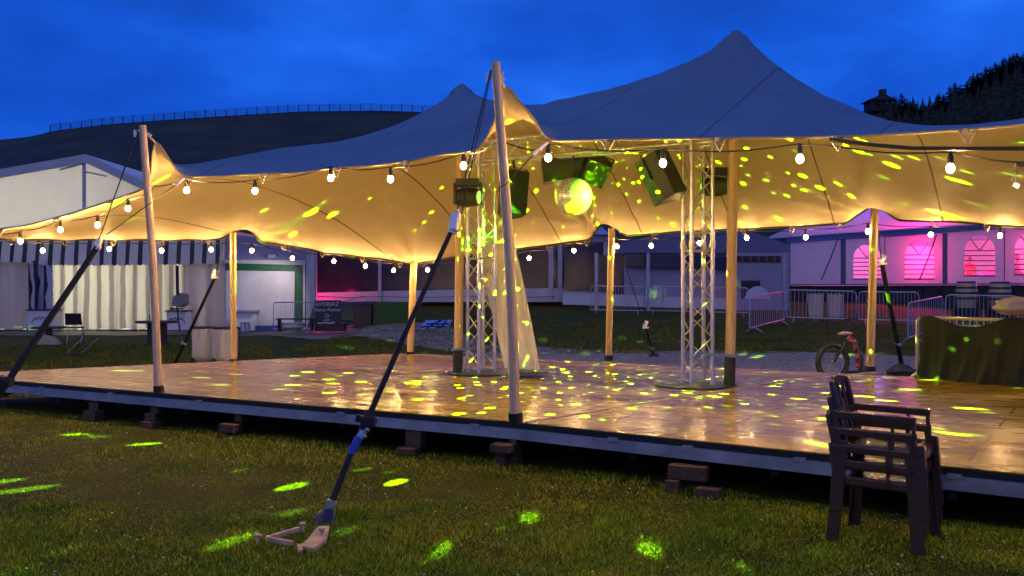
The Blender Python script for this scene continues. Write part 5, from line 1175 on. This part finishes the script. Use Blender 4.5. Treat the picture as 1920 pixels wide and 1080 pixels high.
MB().tube([P(1590, 632, 16.4), P(1600, 640, 16.4), P(1606, 662, 16.5), P(1609, 688, 16.6)], [.045, .05, .045, .035], 10).build('frame_tube', PAT, sk)
MB().grid(lambda u, v: P(1571+27*u, 627+4*math.sin(v*2*math.pi)*(.5+.5*math.sin(math.pi*u))-2*math.sin(u*2.6), 16.4+.07*math.cos(v*2*math.pi)*(.4+.6*u)), 12, 12).build('saddle', mat('pink_saddle', (.55, .3, .28), .5), sk)
MB().tube([P(1588, 630, 16.45), P(1586, 610, 16.6), P(1592, 598, 16.7)], .015, 6).tube([P(1578, 600, 16.5), P(1606, 597, 16.9)], .014, 6).build('handlebar', BLACK, sk)
MB().box(P(1607, 698, 16.7), (.35, .18, .05)).build('deck', BLACK, sk)
p = P(1690, 699, 15.6); p.z = .25
o = MB().grid(lambda u, v: p+Vector(((u-.5)*.5, (v-.5)*.3, .12*math.sin(math.pi*u)*math.sin(math.pi*v)*(1+.4*noise.noise(Vector((u*5, v*5, 1)))))), 20, 12)
o.box(p+Vector((0, 0, -.12)), (.4, .22, .25)); tag(o.build('bag', mat('navy_bag_cloth', (.012, .016, .04), .7, bump=.5, bscale=30)), 'dark navy bag dumped at the foot of the rightmost guy strut', 'bag')
# ================================================================ BAG HOLDERS WITH CLEAR BIN BAGS
CLR = bpy.data.materials.new('clear_bag_film'); CLR.use_nodes = True; _t = CLR.node_tree; _b = _t.nodes['Principled BSDF']; _b.inputs['Base Color'].default_value = (.75, .72, .68, 1); _b.inputs['Roughness'].default_value = .22
_n = N(_t, 'ShaderNodeBsdfTransparent'); _m2 = N(_t, 'ShaderNodeMixShader'); _m2.inputs[0].default_value = .55; _t.links.new(_b.outputs[0], _m2.inputs[1]); _t.links.new(_n.outputs[0], _m2.inputs[2]); _t.links.new(_m2.outputs[0], _t.nodes['Material Output'].inputs[0])
_g = N(_t, 'ShaderNodeTexCoord'); _mp = N(_t, 'ShaderNodeMapping'); _mp.inputs['Scale'].default_value = (9, 9, 1.6); _t.links.new(_g.outputs['Object'], _mp.inputs[0]); _no = N(_t, 'ShaderNodeTexNoise', Scale=2, Detail=4); _t.links.new(_mp.outputs[0], _no.inputs['Vector']); _bp = N(_t, 'ShaderNodeBump', Strength=.9, Distance=.05); _t.links.new(_no.outputs[0], _bp.inputs['Height']); _t.links.new(_bp.outputs[0], _b.inputs['Normal'])
def bagstand(px, Y, w, hgt, label, rim=True, z0=None, cols=((.5, .2, .05), (.7, .6, .5), (.5, .4, .08)), seed=1, zb_=.04, group='clear rubbish bags on holders', lidcol=BLACK):
    b = PZ(px, Y, 0); b.z = gz(b.x, b.y) if z0 is None else z0; rr_2 = random.Random(seed)
    t = thing('rubbish_bag_holder', b, label, 'rubbish bag', group)
    def f(u, v):
        a = 2*math.pi*u; r_ = w/2*(1+.10*math.sin(a*5+seed)+.06*math.sin(a*11+v*4))*(1-.12*v) if v < .85 else w/2*.9*(1-(v-.85)/.15*.95)
        return b+Vector((math.cos(a)*r_, math.sin(a)*r_*.8, hgt*(1-v)+zb_*v+(.05 if v >= .85 else 0)*(1-v)/.15*0))
    MB().grid(f, 36, 16).build('clear_bag', CLR, t)
    m = MB()
    for i in range(9):
        a = rr_2.uniform(0, 6.28); q = rr_2.uniform(0, w*.28); m_ = mat('litter', cols[i % len(cols)], .6) if i < 3 else None
        mm_ = MB().sphere(b+Vector((math.cos(a)*q, math.sin(a)*q*.7, zb_+.08+rr_2.uniform(0, hgt*.32))), rr_2.uniform(.05, .10), 8, (1.1, 1, .8))
        if i < 3: lit = [mm_, None, None] if i == 0 else lit
        m.v += [] ; base_ = len(m.v); m.v += mm_.v; m.f += [tuple(k+base_ for k in ff) for ff in mm_.f]
    m.build('litter', mat('mixed_litter', cols[0], .6, col2=cols[1], vscale=7), t)
    if rim:
        MB().tube([b+Vector((math.cos(k)*w*.52, math.sin(k)*w*.42, hgt)) for k in [2*math.pi*i/24 for i in range(25)]], .022, 6, cap=False).build('rim', lidcol, t)
        MB().tube([b+Vector((-w*.5, .05, 0)), b+Vector((-w*.5, .05, hgt))], .02, 6).tube([b+Vector((w*.5, .05, 0)), b+Vector((w*.5, .05, hgt))], .02, 6).build('post', BLACK, t)
    return t
bagstand(381, 19.6, .47, .78, 'left clear rubbish bag with orange waste on its holder behind the stage', seed=1)
bagstand(424, 19.4, .50, .78, 'right clear rubbish bag behind the left bamboo pole', cols=((.55, .3, .22), (.7, .5, .35), (.55, .5, .1)), seed=4)
for px_, lab, sd_ in ((1530, 'left clear bag hung on the crowd barrier up the bank', 6), (1566, 'right clear bag hung on the crowd barrier up the bank', 8)):
    bagstand(px_, 32.3, .52, 1.0, lab, rim=True, seed=sd_, cols=((.4, .32, .2), (.5, .45, .42), (.3, .2, .1)), group='clear bags hung by the barrier')
# ================================================================ SEATING AND TABLES ON THE LEFT LAWN
tb_ = PZ(295, 27.5, 0); o = thing('cable_drum_table', tb_, 'dark cable drum table standing behind the left front pole', 'table')
DRM = mat('dark_drum_wood', (.03, .022, .02), .5, var=.3)
MB().lathe([(.58, .60), (.60, .615), (.60, .65), (.57, .66)], tb_, 32).build('tabletop', DRM, o); MB().lathe([(.30, .0), (.28, .05), (.27, .60)], tb_, 24).build('drum', mat('drum_core_wood', (.035, .018, .014), .6), o); MB().lathe([(.34, 0), (.34, .05), (.30, .06)], tb_, 24).build('base', DRM, o)
MB().lathe([(.02, .0), (.022, .16), (.008, .2)], tb_+Vector((-.22, 0, .66)), 10).build('green_bottle', mat('green_glass', (.02, .2, .1), .1), None)
bpy.data.objects['green_bottle']['label'] = 'small green bottle standing on the cable drum table'; bpy.data.objects['green_bottle']['category'] = 'bottle'
t2 = PZ(92, 28.5, 0); o = thing('drum_table', t2, 'low dark table at the far left in front of the white counter', 'table')
MB().lathe([(.46, .40), (.48, .415), (.48, .45), (.45, .46)], t2, 28).build('tabletop', DRM, o); MB().lathe([(.22, 0), (.2, .05), (.10, .1), (.09, .40)], t2, 20).build('stem', DRM, o)
p = PZ(88, 27.3, 0); o = MB(); o.grid(lambda u, v: p+Vector(((u-.5)*.8, (v-.5)*.35, .26*math.sin(math.pi*u)**.7*math.sin(math.pi*v)*(1+.4*noise.noise(Vector((u*3, v*3, 5)))))), 18, 10)
tag(o.build('beanbag', mat('tan_sack', (.34, .24, .16), .7)), 'small tan sack lying under the low table at the far left', 'sack')
def fold_chair(c, rz, label, flat=False):
    t = thing('folding_chair', c, label, 'chair', 'black folding chairs on the left lawn', rz=0); q = rotm(-88 if flat else 0, 0, rz)
    def W_(x, y, z): return c+q @ Vector((x, y, z))
    MB().box(W_(0, 0, .45), (.42, .42, .03), q).build('seat', BLACK, t, bevel=.01); MB().box(W_(0, .22, .70), (.44, .025, .34), q @ rotm(-8)).build('backrest', BLACK, t, bevel=.01)
    for s in (-1, 1):
        MB().tube([W_(s*.2, -.2, 0), W_(s*.2, .22, .86)], .012, 6).build('leg', STEEL if not flat else BLACK, t); MB().tube([W_(s*.19, .2, 0), W_(s*.19, -.16, .45)], .012, 6).build('leg', STEEL if not flat else BLACK, t)
    return t
cA = PZ(141, 28.0, 0); fold_chair(cA, 190, 'black folding chair standing on the lawn before the striped wall')
# thin legs of a lounger lying on the grass
lp = G(148, 650); o = thing('lounger_frame', lp, 'thin black folded frame lying on the grass in front of the folding chair', 'frame')
MB().tube([G(125, 667)+Vector((0, 0, .05)), G(157, 636)+Vector((0, 0, .08))], .02, 6).tube([G(152, 667)+Vector((0, 0, .05)), G(183, 640)+Vector((0, 0, .08))], .02, 6).build('side_tube', BLACK, o)
MB().tube([G(125, 667)+Vector((0, 0, .05)), G(152, 667)+Vector((0, 0, .05))], .015, 6).tube([G(141, 651)+Vector((0, 0, .06)), G(168, 652)+Vector((0, 0, .06))], .015, 6).build('cross_tube', BLACK, o)
# ================================================================ POSTER, BIN, TURF BLOCK, LYING SIGN
ps = thing('festival_poster', P(614, 620, 32.5), 'dark blue festival poster board standing between two barriers', 'sign'); YP = 32.5
PB = mat('poster_navy', (.012, .022, .04), .5)
quad('board', [P(590, 563, YP), P(640, 563, YP), P(640, 612, YP), P(590, 612, YP)], PB, ps, .05); quad('base', [P(590, 608, YP-.2), P(645, 607, YP-.2), P(645, 621, YP-.2), P(590, 621, YP-.2)], BLACK, ps, .5)
text_mesh('AVORIAZ', P(613, 570.5, YP-.012), .195, LET, ps); text_mesh('Danse Festival', P(613, 581, YP-.012), .155, LET, ps, shear=.35)
MB().tube([P(613, 592, YP-.02)+Vector((math.cos(k)*.06, 0, math.sin(k)*.065)) for k in [2*math.pi*i/16 for i in range(17)]], .009, 5).box(P(613, 592, YP-.02), (.05, .006, .012)).build('round_emblem', LET, ps)
text_mesh('2023', P(613, 600, YP-.012), .07, LET, ps) if False else None
m = MB(); 
for i in range(9): m.box(P(607+i*1.4, 600, YP-.01), (.018, .006, .03))
m.build('small_print', LET, ps, smooth=False)
m = MB()
for i in range(14): m.box(P(597+i*2.3, 605.5+.9*math.sin(i*.9), YP-.01), (.034, .006, .05))
m.build('small_print', LET, ps, smooth=False)
bt = thing('bench_table', P(560, 620, 32.2), 'low black bench with white cups in front of the left barrier', 'bench')
MB().box(P(555, 598, 32.0), (1.25, .4, .04)).build('top', BLACK, bt); m = MB()
for q in (524, 585): m.bar(P(q, 598, 32.0), P(q, 621, 32.0), .05, .35)
m.build('leg', BLACK, bt, smooth=False)
o = MB().lathe([(.30, 0), (.42, .06), (.44, .18), (.46, .2)], P(548, 616.5, 32.3), 24).build('basin', WHITEM); tag(o, 'wide white basin under the low black bench', 'basin')
bn = P(682, 620, 32.8); bn.z = gz(bn.x, bn.y); o = thing('wheelie_bin', bn, 'dark brown bin with lid left of the turf covered block', 'bin'); BM = mat('brown_bin_plastic', (.05, .022, .02), .5)
MB().prism([bn+Vector((-.28, -.25, 0)), bn+Vector((.28, -.25, 0)), bn+Vector((.34, -.25, .78)), bn+Vector((-.34, -.25, .78))], (0, .6, 0)).build('body', BM, o, bevel=.02); MB().prism([bn+Vector((-.36, -.28, .79)), bn+Vector((.36, -.28, .79)), bn+Vector((.3, -.1, .9)), bn+Vector((-.3, -.1, .9))], (0, .66, 0)).build('lid', mat('bin_lid', (.03, .02, .02), .45), o, bevel=.02)
TURF = mat('bright_turf', (.05, .13, .018), .8, col2=(.02, .05, .01), vscale=14, bump=.8, bscale=60)
a = P(700, 567, 31.8); b = P(764, 620, 31.8); o = MB().box(((a.x+b.x)/2, 32.6, (a.z+b.z)/2), (b.x-a.x, 1.6, a.z-b.z)).build('turf_block', TURF, smooth=False, bevel=.03); tag(o, 'square block covered in bright green turf right of the brown bin', 'turf block')
q4 = [P(777, 622, 29.5), P(800, 601, 31.5), P(848, 600, 31.8), P(832, 624, 29.8)]
sg = thing('fallen_sign', (q4[0]+q4[2])/2, 'blue white sign panel with black brush marks lying tilted on the grass bank', 'sign')
MB().prism(q4, (0, .01, -.05)).build('panel', mat('blue_white_panel', (.33, .42, .85), .4), sg, smooth=False)
MB().tube(q4+[q4[0]], .03, 6).build('frame', mat('panel_frame', (.3, .32, .38), .5), sg)
m = MB()
def qp(u, v): return (q4[0].lerp(q4[3], u)).lerp(q4[1].lerp(q4[2], u), v)+Vector((0, -.02, .02))
for pts in ([(.05, .35), (.4, .42), (.95, .38)], [(.3, .1), (.36, .42), (.55, .9)], [(.55, .55), (.95, .68)], [(.62, .08), (.66, .3), (.88, .34)], [(.18, .6), (.5, .7), (.6, .98)], [(.8, .5), (.78, .95)], [(.4, .2), (.62, .12)]):
    m.tube([qp(*k) for k in pts], .03, 5)
m.build('brush_marks', mat('navy_ink', (.01, .012, .05), .6), sg)
# white crumpled sheet on the far barrier
def shf(u, v):
    px = 1210+38*u; q = P(px, 538+24*v+3*math.sin(u*9), 36.2); q.y -= .12+.08*math.sin(u*26+v); return q
tag(MB().grid(shf, 40, 8).build('white_sheet', mat('white_tarp', (.55, .54, .62), .6, bump=.3, bscale=8)), 'crumpled white sheet hung on the dim barrier between bamboo pole and truss', 'sheet')
q = P(1420, 555, 34.5); o = MB().grid(lambda u, v: q+Vector(((u-.5)*.9, (v-.5)*.4, -.1+.45*math.sin(math.pi*u)**.5*math.sin(math.pi*v)**.5)), 14, 10); tag(o.build('pale_bag', mat('pale_bag', (.4, .4, .5), .6)), 'pale sack behind the angled barrier left of the hanging bags', 'sack')
# ================================================================ BARRELS
STV = mat('barrel_staves', (.42, .33, .22), .55, var=.2, vscale=4, stretch=(6, 6, .6)); HOOP = mat('barrel_hoops', (.07, .025, .02), .5)
def barrel(px, Y, label):
    b = PZ(px, Y, 0); b.z = gz(b.x, b.y)+.45; t = thing('wooden_barrel', b, label, 'barrel', 'wooden barrels behind the barrier')
    h = .92; pr = [(.29+.07*math.sin(math.pi*i/12), h*i/12) for i in range(13)]
    MB().lathe(pr, b, 24).build('staves', STV, t)
    for f in (.36, .56, .76, .96): r_ = .29+.07*math.sin(math.pi*f)+.006; MB().lathe([(r_, h*f-.045), (r_+.004, h*f), (r_, h*f+.035)], b, 24).build('hoop', HOOP, t)
    MB().box(b+Vector((0, 0, -.22)), (.7, .6, .44)).build('stand', BLACK, t, smooth=False); return t
barrel(1812, 33.5, 'left wooden barrel with dark hoops behind the barrier'); barrel(1875, 33, 'right wooden barrel with dark hoops behind the barrier')
